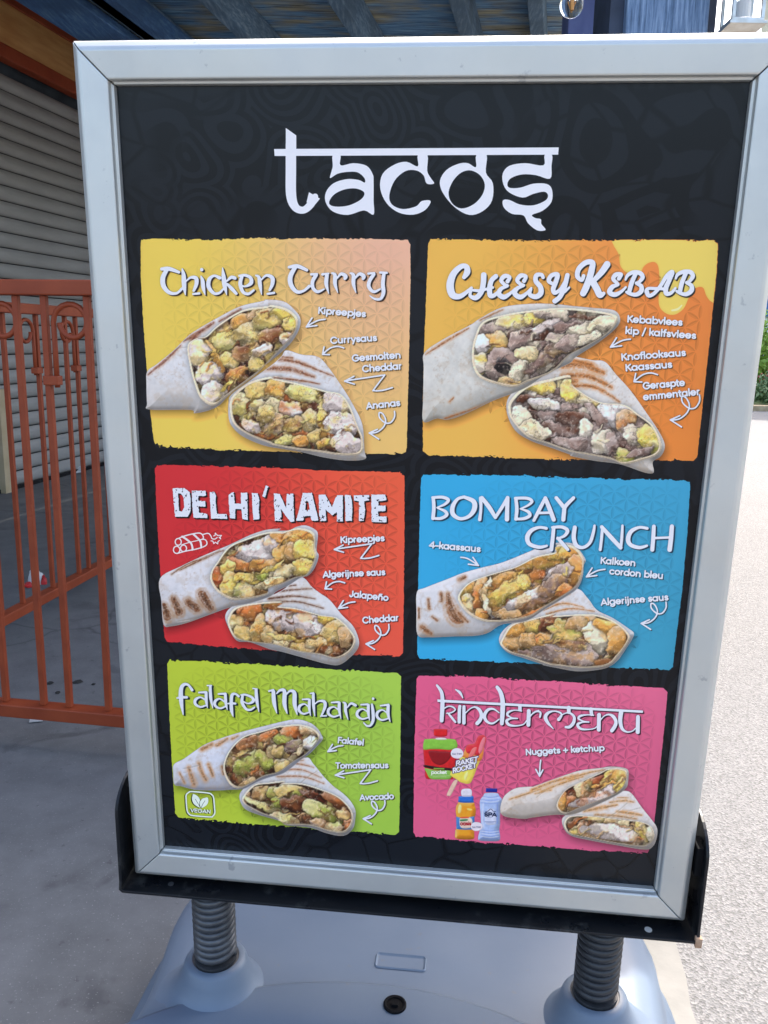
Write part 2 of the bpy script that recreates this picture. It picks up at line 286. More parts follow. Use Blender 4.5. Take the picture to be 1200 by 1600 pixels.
def title_field(t, st=.5):
    X, Y = grid(t['box'][0], t['box'][1], t['box'][2], t['box'][3], st)
    f = np.full(X.shape, -1e9)
    for k, s in t['items']:
        P = pts(s)
        if k == 'S': g = stroke_sd(smooth_open(P), X, Y)
        elif k == 's': g = poly_sd(smooth_closed(P, 4), X, Y)
        elif k == 'P': g = poly_sd(P, X, Y)
        else:
            g = poly_sd(smooth_closed(P, 4) if not t.get('grunge') else P, X, Y); f = np.minimum(f, -g); continue
        f = np.maximum(f, g)
    if t.get('grunge'):
        f = f + (fbm(X, Y, 2.4, 3, 3) - .5) * 1.4
        h = .70 - fbm(X, Y, 3.2, 9, 3); f = np.minimum(f, (h + .02) * 9)
    return X, Y, f
def shadow_field(f, sh, st=.5, n=8):
    g = f.copy()
    for k in range(1, n + 1):
        dx = int(round(sh[0] * k / n / st)); dy = int(round(sh[1] * k / n / st))
        q = np.full(f.shape, -1e9); q[dy:, dx:] = f[:f.shape[0] - dy, :f.shape[1] - dx]
        g = np.maximum(g, q)
    return g

# ---- caption lettering: one-line round geometric strokes, 100 units per em
def arc(cx, cy, rx, ry, a0, a1, n=12):
    return [(cx + rx * math.cos(math.radians(a0 + (a1 - a0) * i / n)), cy + ry * math.sin(math.radians(a0 + (a1 - a0) * i / n))) for i in range(n + 1)]
R_ = 22
def _o(cx=27): return arc(cx, 27, R_, R_, 0, 360, 18)
GL = {
 'a': ([_o(), [(49, 49), (49, 5)]], 60), 'b': ([arc(32, 27, R_, R_, 0, 360, 18), [(10, 74), (10, 5)]], 60), 'c': ([arc(27, 27, R_, R_, 45, 315)], 53),
 'd': ([_o(), [(49, 74), (49, 5)]], 60), 'e': ([[(7, 27), (48, 27)], arc(27, 27, R_, R_, 0, 320, 16)], 57), 'f': ([[(14, 5), (14, 60)] + arc(26, 60, 12, 12, 180, 90, 5), [(2, 48), (27, 48)]], 32),
 'g': ([_o(), [(49, 49), (49, 2)] + arc(28, 2, 21, 19, 0, -150, 9)], 60), 'h': ([[(10, 74), (10, 5)], arc(28, 29, 18, 19, 180, 0, 9) + [(46, 5)]], 58), 'i': ([[(10, 49), (10, 5)], [(10, 68), (10, 68.5)]], 22),
 'j': ([[(10, 49), (10, -8)] + arc(0, -8, 10, 9, 0, -90, 4), [(10, 68), (10, 68.5)]], 22), 'k': ([[(10, 74), (10, 5)], [(40, 49), (12, 25)], [(22, 32), (42, 5)]], 47), 'l': ([[(10, 74), (10, 5)]], 22),
 'm': ([[(10, 49), (10, 5)], arc(25, 31, 15, 17, 180, 0, 8) + [(40, 5)], arc(55, 31, 15, 17, 180, 0, 8) + [(70, 5)]], 82), 'n': ([[(10, 49), (10, 5)], arc(28, 29, 18, 19, 180, 0, 9) + [(46, 5)]], 58),
 'o': ([_o()], 56), 'p': ([arc(32, 27, R_, R_, 0, 360, 18), [(10, 49), (10, -17)]], 60), 'r': ([[(10, 49), (10, 5)], arc(26, 32, 16, 16, 180, 95, 5)], 36),
 's': ([arc(22, 37.5, 13, 10.5, 25, 260, 9) + arc(22, 16.5, 14, 10.5, 80, -155, 9)], 44), 't': ([[(13, 64), (13, 16)] + arc(24, 16, 11, 11, 180, 270, 4), [(2, 48), (26, 48)]], 33),
 'u': ([[(9, 49), (9, 24)] + arc(27, 24, 18, 19, 180, 360, 9) + [(45, 49)], [(45, 49), (45, 5)]], 57), 'v': ([[(5, 49), (24, 7), (43, 49)]], 49), 'y': ([[(5, 49), (25, 9)], [(44, 49), (18, -15)]], 49),
 'ñ': ([[(10, 49), (10, 5)], arc(28, 29, 18, 19, 180, 0, 9) + [(46, 5)], [(16, 62), (22, 66), (32, 62), (39, 66)]], 58),
 'A': ([[(5, 5), (32, 68), (59, 5)], [(14, 22), (50, 22)]], 65), 'C': ([arc(37, 36, 31, 32, 42, 318, 16)], 70), 'F': ([[(10, 5), (10, 68), (42, 68)], [(10, 38), (38, 38)]], 48),
 'G': ([arc(37, 36, 31, 32, 42, 360, 18) + [(40, 36)]], 75), 'J': ([[(32, 68), (32, 22)] + arc(18, 22, 14, 17, 0, -170, 8)], 44), 'K': ([[(10, 68), (10, 5)], [(48, 68), (12, 36)], [(22, 42), (51, 5)]], 56),
 'N': ([[(10, 5), (10, 68), (54, 5), (54, 68)]], 66), 'T': ([[(5, 68), (51, 68)], [(28, 68), (28, 5)]], 56), 'V': ([[(4, 68), (30, 5), (56, 68)]], 60), 'E': ([[(46, 68), (10, 68), (10, 5), (46, 5)], [(10, 37), (42, 37)]], 54),
 '4': ([[(42, 5), (42, 68), (6, 22), (54, 22)]], 60), '-': ([[(5, 28), (31, 28)]], 37), '+': ([[(6, 32), (50, 32)], [(28, 10), (28, 54)]], 56), '/': ([[(4, -6), (28, 74)]], 34), ' ': ([], 27),
 'R': ([[(10, 5), (10, 68), (32, 68)] + arc(32, 52, 17, 16, 90, -90, 8) + [(10, 36)], [(30, 36), (50, 5)]], 56), 'O': ([arc(37, 36, 31, 32, 0, 360, 20)], 75), 'S': ([arc(27, 51, 18, 17, 30, 260, 9) + arc(27, 21, 19, 16, 80, -155, 9)], 54),
 'P': ([[(10, 5), (10, 68), (32, 68)] + arc(32, 50, 18, 18, 90, -90, 8) + [(10, 32)]], 55)}
CAPS = {0: [('Kipreepjes', 497.3, 490.1, 571.7, 495.6), ('Currysaus', 517.1, 537.2, 589.6, 532.5), ('Gesmolten', 550.8, 564.8, 626.9, 559.4), ('Cheddar', 567, 581.4, 628.5, 576.6), ('Ananas', 573.2, 639.3, 625.9, 633.8)],
 1: [('Kebabvlees', 979.7, 503.4, 1065.8, 509), ('kip / kalfsvlees', 976.5, 521.4, 1087, 529.6), ('Knoflooksaus', 970.9, 563.3, 1071.5, 555.8), ('Kaassaus', 977.5, 579.9, 1050.2, 574.2), ('Geraspte', 1004.9, 608.2, 1070, 602.5), ('emmentaler', 1005.4, 625.2, 1093.7, 616.7)],
 2: [('Kipreepjes', 532.6, 848.2, 601.3, 845), ('Algerijnse saus', 505.4, 902.3, 602.4, 898.1), ('Jalapeño', 546.5, 932.1, 606.6, 938.5), ('Cheddar', 567.3, 973.6, 623.6, 969.3)],
 3: [('4-kaassaus', 670.5, 855.4, 750.8, 862.4), ('Kalkoen', 938, 880.1, 992.7, 884.2), ('cordon bleu', 952.1, 896.6, 1035.6, 904.2), ('Algerijnse saus', 939.3, 945.5, 1044.4, 937.2)],
 4: [('Falafel', 527.8, 1160.1, 568.6, 1164.1), ('Tomatensaus', 524.8, 1200, 607.2, 1199.4), ('Avocado', 562.8, 1250.1, 615.7, 1247.4)],
 5: [('Nuggets + ketchup', 821.7, 1179.2, 944.4, 1172.3)]}
EM = [14.6, 15.0, 14.0, 14.2, 13.0, 13.4]
def text_strokes(txt, x0, y0, x1, y1, em, ww=None, slant=0.0):
    W = sum(GL[c][1] for c in txt); L = math.hypot(x1 - x0, y1 - y0); sx = L / (W - 4); sy = em / 100
    ux, uy = (x1 - x0) / L, (y1 - y0) / L; pen = 0; out = []
    w = ww if ww else .165 * em
    for c in txt:
        for s in GL[c][0]:
            o = []
            for (a, b) in s:
                a2 = (a + pen - 3) * sx + slant * b * sy; b2 = b * sy
                o.append((x0 + ux * a2 + uy * b2, y0 + uy * a2 - ux * b2, w))
            out.append(o)
        pen += GL[c][1]
    return out
def strokes_field(strokes, pad=4, st=.5):
    A = np.array([p[:2] for s in strokes for p in s])
    X, Y = grid(A[:, 0].min() - pad, A[:, 1].min() - pad, A[:, 0].max() + pad, A[:, 1].max() + pad, st)
    f = np.full(X.shape, -1e9)
    for s in strokes: f = np.maximum(f, stroke_sd(s, X, Y))
    return X, Y, f
# ---- arrows (shapes relative to their tip)
_AR = {'small': [('A1 268,200 200,210 140,235 65,280', 1), ('A1 125,185 62,283 178,268', 0)], 'curved': [('A1 470,512 400,495 320,515 238,580', 1), ('A1 255,500 238,582 315,585', 0)],
 'zig': [('A1 998,942 900,970 830,978', 1), ('A1 785,975 915,805 480,870', 0), ('A1 830,978 785,975', 0), ('A1 580,820 478,873 585,905', 0)],
 'loop': [('A1 1020,1200 1020,1260 980,1320 920,1325 860,1270 855,1215 895,1230 925,1300 900,1370 830,1425 748,1438', 1), ('A1 835,1395 745,1435 850,1502', 0)]}
_TIP = {'small': (62, 283), 'curved': (238, 582), 'zig': (478, 873), 'loop': (745, 1435)}
ARROWS = {0: [('small', 478.9, 510.7, 1), ('curved', 504.2, 553.6, 1), ('zig', 538.7, 595.4, 1), ('loop', 577, 676.2, 1)], 1: [('small', 953.5, 542.3, 1.05), ('curved', 990.3, 596.2, 1.1), ('loop', 1047, 655.7, 1.15)],
 2: [('zig', 522.7, 858.1, .93), ('curved', 508.2, 919.4, .92), ('small', 528.8, 950.2, .88), ('loop', 572, 1005.4, .9)], 3: [('small', 916, 900.7, .98), ('loop', 1001.5, 973.3, .98)],
 4: [('small', 512.4, 1173.5, .8), ('zig', 524.2, 1210.3, .88), ('loop', 567.7, 1278.2, .85)], 5: []}
def arrow_strokes(kind, tx, ty, s, w=2.3):
    f = FR['A1']; T = (f[0] + _TIP[kind][0] / f[2], f[1] + _TIP[kind][1] / f[2]); out = []
    for q, sm in _AR[kind]:
        P = [(tx + (x - T[0]) * s, ty + (y - T[1]) * s) for x, y in pts(q)]
        if sm: P = smooth_open(P)
        out.append([(p[0], p[1], w) for p in P])
    return out
EXTRA_ARROWS = {3: [[('L4 388,680 440,690 520,740', 1), ('L4 480,680 522,742 445,732', 0)]], 5: [[('L6 1130,810 1123,870 1120,945', 1), ('L6 1088,890 1120,948 1148,895', 0)]]}
def raw_strokes(items, w):
    out = []
    for q, sm in items:
        P = pts(q)
        if sm: P = smooth_open(P)
        out.append([(p[0], p[1], p[2] if len(p) > 2 else w) for p in P])
    return out

# ---- panel shapes and inks
PANELS = [
 dict(poly='w 220,380 221,375 224,372.5 320,373.5 430,372 540,373 633,374.2 638,376 641,382 641.5,430 640.5,492 638,600 635.5,700 634,706 628,709 540,709 388,704.5 290,700.5 250,697.5 243,694 240,687 235,642 229,570 224,504 220,430', a=(248, 208, 94), b=(229, 186, 158), c=(236, 196, 118), pat=.10, name='yellow chicken curry menu panel'),
 dict(poly='w 669,380 673,374 790,374.5 900,375 1010,374 1115,375 1122,381 1120,425 1112,500 1105,567 1096,650 1089.5,714 1084,720 940,719 787,715.5 670,712 661,705 660.5,640 662.5,550 666,460', a=(244, 186, 88), b=(226, 138, 72), c=(224, 138, 62), pat=.13, name='orange kebab menu panel'),
 dict(poly='w 242,732 246,726 330,727 430,731 530,735.5 625,737.5 632,743 632,820 631,930 629.5,1020 624,1025.5 520,1022 393,1014.5 300,1007 262,1003 257,996 251,901 246,820', a=(203, 50, 57), b=(232, 98, 68), c=(228, 92, 72), pat=.16, name='red chicken menu panel'),
 dict(poly='w 658,747 662,741 760,742 870,744.5 980,748 1072,750.5 1078.5,756 1074,830 1066,920 1056,1000 1051,1042 1045,1047.5 930,1042 784,1034.5 700,1031 656,1029 652,1022 653,940 655,840', a=(52, 172, 226), b=(62, 166, 210), c=(60, 160, 196), pat=.10, name='blue turkey menu panel'),
 dict(poly='w 261.5,1037 265,1031 340,1034 440,1040 540,1047 620,1051 626.5,1057 626,1130 625,1220 623.5,1299 618,1304.5 520,1298 381,1286 310,1280 279,1277 274,1271 268,1180 264,1100', a=(184, 211, 64), b=(166, 212, 84), c=(158, 206, 78), pat=.17, name='green vegan menu panel'),
 dict(poly='w 651,1061 655,1055 740,1057 850,1063 960,1070 1037,1075 1043,1082 1037,1146 1027,1241 1018,1320 1012,1333 930,1329 785,1318.5 700,1312 650,1308 646,1300 647,1200 649,1120', a=(222, 98, 142), b=(222, 108, 148), c=(206, 92, 134), pat=.20, name='pink kids menu panel')]

# ---- painted food pictures
COL = dict(chk=(228, 219, 214), pot=(218, 194, 118), pale=(228, 214, 160), brn=(128, 78, 44), drk=(52, 28, 18), org=(226, 168, 84), grn=(216, 212, 132), red=(150, 62, 34), mt=(138, 116, 106), wht=(238, 236, 232), avo=(176, 188, 84),
 sau=(206, 122, 62), lem=(238, 214, 104), tor=(228, 220, 206), tan=(206, 172, 120), gry=(176, 160, 150), blk=(28, 24, 26), crm=(232, 226, 196), dbr=(84, 46, 28))
class Canvas:
    def __init__(s, x0, y0, x1, y1, st=1.0):
        s.X, s.Y = grid(x0, y0, x1, y1, st); s.C = np.zeros(s.X.shape + (3,)) + .5; s.M = np.full(s.X.shape, -1e9); s.n = 0
    def win(s, P, pad):
        P = np.array([p[:2] for p in P]); x0, y0 = P.min(0) - pad; x1, y1 = P.max(0) + pad
        c = np.where((s.X[0] >= x0) & (s.X[0] <= x1))[0]; r = np.where((s.Y[:, 0] >= y0) & (s.Y[:, 0] <= y1))[0]
        if len(c) < 2 or len(r) < 2: return None
        return (slice(r[0], r[-1] + 1), slice(c[0], c[-1] + 1))
    def blob(s, P, col, bev=4, shade=.35, noise=.14, ns=4, occ=.5, ow=2.5, soft=.8, light=(-.5, -.85), clip=None, col2=None, alpha=1.0, body=False, ang=None):
        s.n += 1; w = s.win(P, ow * 3 + 2)
        if w is None: return
        X, Y = s.X[w], s.Y[w]; sd = poly_sd(P, X, Y)
        if body: s.M[w] = np.maximum(s.M[w], sd)
        cm = 1.0 if clip is None else np.clip(clip[w] / 1.0 + .5, 0, 1)
        if occ: s.C[w] *= (1 - occ * cm * np.exp(-np.clip(-sd, 0, None) / ow) * (sd < 0))[..., None]
        h = np.clip(sd / bev, 0, 1); h = np.sin(h * math.pi / 2)
        gy, gx = np.gradient(h * bev)
        sh = (gx * light[0] + gy * light[1]) * -1 * shade
        c = np.array(col, float)[None, None] / 255 * np.ones(X.shape + (1,))
        NX, NY = X, Y
        if ang is not None:
            a_ = math.radians(ang); NX = (X * math.cos(a_) + Y * math.sin(a_)) / 2.4; NY = -X * math.sin(a_) + Y * math.cos(a_)
        if col2 is not None:
            k = fbm(NX, NY, ns * 2.4, s.n + 5, 3); k = np.clip((k - .44) * 3.2, 0, .85)[..., None]; c = c * (1 - k) + np.array(col2, float) / 255 * k
        nz = (fbm(NX, NY, ns, s.n, 4) - .5) * 2 * noise * 1.5
        c = c * (1 + nz[..., None])
        c = np.where(sh[..., None] < 0, c * (1 + sh[..., None]) , c + (1 - c) * sh[..., None] * .7)
        a = (np.clip(sd / soft + .5, 0, 1) * cm * alpha)[..., None]
        s.C[w] = s.C[w] * (1 - a) + np.clip(c, 0, 1) * a
        return sd
    def mark(s, P, wd, col, a=.8, clip=None, soft=1.6, br=.5, ns=3):
        s.n += 1; P2 = smooth_open([(p[0], p[1], p[2] if len(p) > 2 else wd) for p in P]); w = s.win(P2, wd + 4)
        if w is None: return
        X, Y = s.X[w], s.Y[w]; f = stroke_sd(P2, X, Y)
        k = np.clip(f / soft + .5, 0, 1) * np.clip(1 - br + br * 2.2 * (fbm(X, Y, ns, s.n, 3) - .28), 0, 1) * a
        if clip is not None: k = k * np.clip(clip[w] + .5, 0, 1)
        s.C[w] = s.C[w] * (1 - k[..., None]) + np.array(col, float) / 255 * k[..., None]
    def crumbs(s, region, pal, n, r, seed, dark=(60, 32, 20)):
        """a bed of small filling pieces inside a region"""
        rs = np.random.RandomState(seed); P = np.array([p[:2] for p in region]); w = s.win(P, 2)
        X, Y = s.X[w], s.Y[w]; sd = poly_sd(P, X, Y)
        d1 = np.full(X.shape, 1e9); d2 = d1.copy(); idx = np.zeros(X.shape, int)
        sx = rs.uniform(P[:, 0].min(), P[:, 0].max(), n); sy = rs.uniform(P[:, 1].min(), P[:, 1].max(), n)
        Xw = X + (fbm(X, Y, 6, seed, 3) - .5) * 7; Yw = Y + (fbm(X, Y, 6, seed + 3, 3) - .5) * 7
        for i in range(n):
            d = np.hypot((Xw - sx[i]), (Yw - sy[i]) * 1.15); m = d < d1
            d2 = np.where(m, d1, np.minimum(d2, d)); d1 = np.where(m, d, d1); idx = np.where(m, i, idx)
        pc = np.array([COL[pal[k]] for k in rs.randint(0, len(pal), n)], float) / 255
        pc = np.clip(pc * rs.uniform(.8, 1.15, (n, 1)), 0, 1)
        c = pc[idx]; e = np.clip((d2 - d1) / r, 0, 1)
        h = e * (1 - .25 * d1 / (r * 3)); gy, gx = np.gradient(h * 3)
        lit = (gx * .5 + gy * .85) * .55
        c = c * (.42 + .58 * e[..., None] ** .5) + np.array(dark) / 255 * (1 - e[..., None]) * .45
        c = np.where(lit[..., None] > 0, c + (1 - c) * np.clip(lit[..., None], 0, 1) * .5, c * (1 + np.clip(lit[..., None], -.6, 0)))
        c = c * (1 + (fbm(X, Y, 2.6, seed + 7, 3) - .5)[..., None] * .55)
        c *= (.45 + .55 * np.clip(sd / 9, 0, 1))[..., None]
        a = np.clip(sd / 1.0 + .5, 0, 1)[..., None]
        s.C[w] = s.C[w] * (1 - a) + np.clip(c, 0, 1) * a
        full = np.full(s.X.shape, -9.0); full[w] = sd
        return full
    def chunk(s, f, cx, cy, rx, ry, ang, col, clip=None, box=3.4, noise=.15, col2=None, bev=None, occ=.58):
        F = FR[f]; rs = np.random.RandomState(int(cx * 13 + cy * 7) % 9999)
        cx, cy, rx, ry = F[0] + cx / F[2], F[1] + cy / F[2], rx * 1.2 / F[2], ry * 1.2 / F[2]
        ca, sa = math.cos(math.radians(ang)), math.sin(math.radians(ang)); m = rs.randint(7, 10); P = []
        for i in range(m):
            t = 2 * math.pi * (i + rs.uniform(-.28, .28)) / m; c_, s_ = math.cos(t), math.sin(t)
            k = (abs(c_) ** box + abs(s_) ** box) ** (-1 / box) * rs.uniform(.84, 1.06); x, y = rx * c_ * k, ry * s_ * k; P.append((cx + x * ca - y * sa, cy + x * sa + y * ca))
        P = [tuple(q) for q in smooth_closed(P, 3)]
        s.blob(P, COL[col], ang=ang, bev=bev or max(1.2, min(rx, ry) * .28), shade=.30, noise=noise, ns=4.2, clip=clip, occ=occ, ow=1.7, col2=COL[col2] if col2 else None)
        # a darker side face and a lit top face
        w = s.win(P, 1)
        if w is None: return
        X, Y = s.X[w], s.Y[w]; sd = poly_sd(P, X, Y); fa = rs.uniform(.9, 2.2); q = (X - cx) * math.cos(fa) + (Y - cy) * math.sin(fa) + (fbm(X, Y, 5, s.n, 2) - .5) * 4; lim = min(rx, ry) * rs.uniform(.15, .5)
        a = np.clip(sd + .3, 0, 1) * (1 if clip is None else np.clip(clip[w] + .5, 0, 1)); dkf = np.clip((q - lim) / 1.6, 0, 1) * .26 * a; lt = np.clip((-q - lim * .2) / (min(rx, ry) + 1), 0, 1) * .30 * a
        s.C[w] = s.C[w] * (1 - dkf[..., None]); s.C[w] = s.C[w] + (np.array((1, .985, .94)) - s.C[w]) * lt[..., None]
def wrap(cv, body, opening, pal, seed, n, marks=(), chunks=(), tint=(214, 224, 230), rim=(236, 226, 196), dark=(60, 32, 20), mc=(132, 84, 48), mw=3.4, bed=4.0, low=(150, 140, 120), sauce='pale'):
    B = smooth_closed(pts(body), 5); O = smooth_closed(pts(opening), 5)
    sdb = poly_sd(B, cv.X, cv.Y)
    cv.blob(B, tint, bev=30, shade=.30, noise=.07, ns=14, occ=0, body=True, light=(-.25, -.95))
    cv.blob(B, tint, bev=7, shade=.28, noise=.05, ns=5, occ=0, light=(-.25, -.95), alpha=.55)
    # toasted, greyer underside of the roll
    y0, y1 = B[:, 1].min(), B[:, 1].max(); k = np.clip((cv.Y - (y0 + (y1 - y0) * .62)) / ((y1 - y0) * .4), 0, 1) * np.clip(sdb + .5, 0, 1) * .30 * (.6 + .8 * fbm(cv.X, cv.Y, 16, seed, 3))
    cv.C[:] = cv.C * (1 - k[..., None]) + np.array(low) / 255 * k[..., None]
    k = np.clip((fbm(cv.X, cv.Y, 9, seed + 4, 4) - .56) * 7, 0, 1) * np.clip(sdb + .5, 0, 1) * .15
    cv.C[:] = cv.C * (1 - k[..., None]) + np.array((176, 146, 104)) / 255 * k[..., None]
    bl = np.clip((fbm(cv.X, cv.Y, 3.2, seed + 10, 3) - .60) * 10, 0, 1) * np.clip((fbm(cv.X, cv.Y, 22, seed + 2, 2) - .42) * 5, 0, 1) * np.clip(sdb + .5, 0, 1) * .18
    cv.C[:] = cv.C * (1 - bl[..., None]) + np.array((150, 112, 72)) / 255 * bl[..., None]
    for m in marks:
        q = pts(m)
        cv.mark([(p[0], p[1], (p[2] if len(p) > 2 else mw) * 1.9 + 1.5) for p in q], mw, np.array(mc) * .5 + np.array((214, 176, 124)) * .5, .55, clip=sdb - 1, soft=3.5, br=.6, ns=4)
        cv.mark([(p[0], p[1], (p[2] if len(p) > 2 else mw) * 1.15) for p in q], mw, mc, .9, clip=sdb - 1, soft=1.4, br=.75, ns=2.4)
        cv.mark([(p[0] + .4, p[1] + .3, (p[2] if len(p) > 2 else mw) * .5) for p in q], mw, np.array(mc) * .55, .8, clip=sdb - 1, soft=1.2, br=.9, ns=2.0)
    rs0 = np.random.RandomState(seed + 90); lo0, hi0 = B.min(0), B.max(0)
    for i in range(5):
        x, y = rs0.uniform(lo0, hi0); a = rs0.uniform(-.7, -.1); L = rs0.uniform(10, 26)
        P = [(x - L * math.cos(a), y - L * math.sin(a)), (x, y + rs0.uniform(-3, 3)), (x + L * math.cos(a), y + L * math.sin(a))]
        cv.mark([(p[0], p[1] + 1.4) for p in P], 1.5, (250, 248, 242), .5, clip=sdb - 2, soft=1.6, br=.5); cv.mark(P, 1.4, np.array(low) * .9, .5, clip=sdb - 2, soft=1.6, br=.5)
    # rim of the cut
    cv.blob([tuple(p) for p in smooth_closed(pts(opening), 5)], rim, bev=3, shade=.3, noise=.08, ns=3, occ=.22, ow=3)
    c = O.mean(0); Oi = [(c[0] + (p[0] - c[0]) * .965, c[1] + (p[1] - c[1]) * .945) for p in O]
    reg = cv.crumbs(Oi, pal, n, bed, seed, dark)
    for q in chunks:
        cv.chunk(*q[:7], clip=reg, **(q[7] if len(q) > 7 else {}))
    # shreds, sauce runs and crumbs lying over the pieces
    rs = np.random.RandomState(seed + 50); lo, hi = O.min(0), O.max(0); size = min(hi - lo)
    k = 0
    while k < 26:
        x, y = rs.uniform(lo, hi); g = reg[int(np.clip((y - cv.Y[0, 0]) / (cv.Y[1, 0] - cv.Y[0, 0]), 0, reg.shape[0] - 1)), int(np.clip((x - cv.X[0, 0]) / (cv.X[0, 1] - cv.X[0, 0]), 0, reg.shape[1] - 1))]
        k += 1
        if g < 3: continue
        a = rs.uniform(-.9, .5) if seed % 2 else rs.uniform(-1.2, .2); L = rs.uniform(3, 10); c1 = np.array([x, y]); dv = np.array([math.cos(a), math.sin(a)]); pv = np.array([-dv[1], dv[0]]) * rs.uniform(-3, 3)
        P = [tuple(c1 - dv * L), tuple(c1 + pv), tuple(c1 + dv * L)]; wd_ = rs.uniform(1.0, 2.8); cc = np.array(COL[pal[rs.randint(len(pal))]], float)
        cv.mark([(p[0] + .6, p[1] + 1.3) for p in P], wd_ + 1.2, cc * .30, .65, clip=reg, soft=2, br=.3); cv.mark(P, wd_, np.clip(cc * 1.08 + 6, 0, 255), .9, clip=reg, soft=1.2, br=.35, ns=2.2)
    w_ = np.clip(reg + .5, 0, 1)
    # ragged, melted edges: the whole filling is pulled about a little
    st = cv.X[0, 1] - cv.X[0, 0]; yy, xx = np.mgrid[0:cv.X.shape[0], 0:cv.X.shape[1]]
    dx = ((fbm(cv.X, cv.Y, 11, seed + 1, 2) - .5) * 9 + (fbm(cv.X, cv.Y, 3.6, seed + 2, 2) - .5) * 2.6) / st; dy = ((fbm(cv.X, cv.Y, 11, seed + 7, 2) - .5) * 9 + (fbm(cv.X, cv.Y, 3.6, seed + 8, 2) - .5) * 2.6) / st
    xs, ys = np.clip(xx + dx * np.clip(reg / 6, 0, 1), 0, xx.max() - 1.01), np.clip(yy + dy * np.clip(reg / 6, 0, 1), 0, yy.max() - 1.01); xi, yi = xs.astype(int), ys.astype(int); fx, fy = (xs - xi)[..., None], (ys - yi)[..., None]; C0 = cv.C
    Wp = (C0[yi, xi] * (1 - fx) + C0[yi, xi + 1] * fx) * (1 - fy) + (C0[yi + 1, xi] * (1 - fx) + C0[yi + 1, xi + 1] * fx) * fy
    cv.C[:] = C0 * (1 - w_[..., None]) + Wp * w_[..., None]
    # glossy sauce pooled over the pieces
    sc_ = np.array(COL[sauce], float) / 255; sk = np.clip((fbm(cv.X, cv.Y, 13, seed + 14, 3) - .53) * 7, 0, 1) * .42 * w_; lum = cv.C.mean(-1, keepdims=True)
    cv.C[:] = cv.C * (1 - sk[..., None]) + sc_ * (.45 + .75 * lum) * sk[..., None]
    crk = np.abs(fbm(cv.X, cv.Y, 7, seed + 6, 4) - .5); k_ = np.clip(1 - crk * 26, 0, 1) * np.clip((fbm(cv.X, cv.Y, 18, seed + 8, 2) - .4) * 5, 0, 1) * .45 * w_
    cv.C[:] = cv.C * (1 - k_[..., None]) + np.array(dark) / 255 * k_[..., None]
    d_ = (fbm(cv.X, cv.Y, 2.2, seed + 9, 2) - .5) * .12 * w_; cv.C[:] = np.clip(cv.C * (1 + d_[..., None]), 0, 1)
    hl = np.clip((fbm(cv.X, cv.Y, 3.4, seed + 12, 3) - .62) * 9, 0, 1) * .30 * w_; cv.C[:] = cv.C + (np.array((1, .99, .93)) - cv.C) * hl[..., None]
    return B
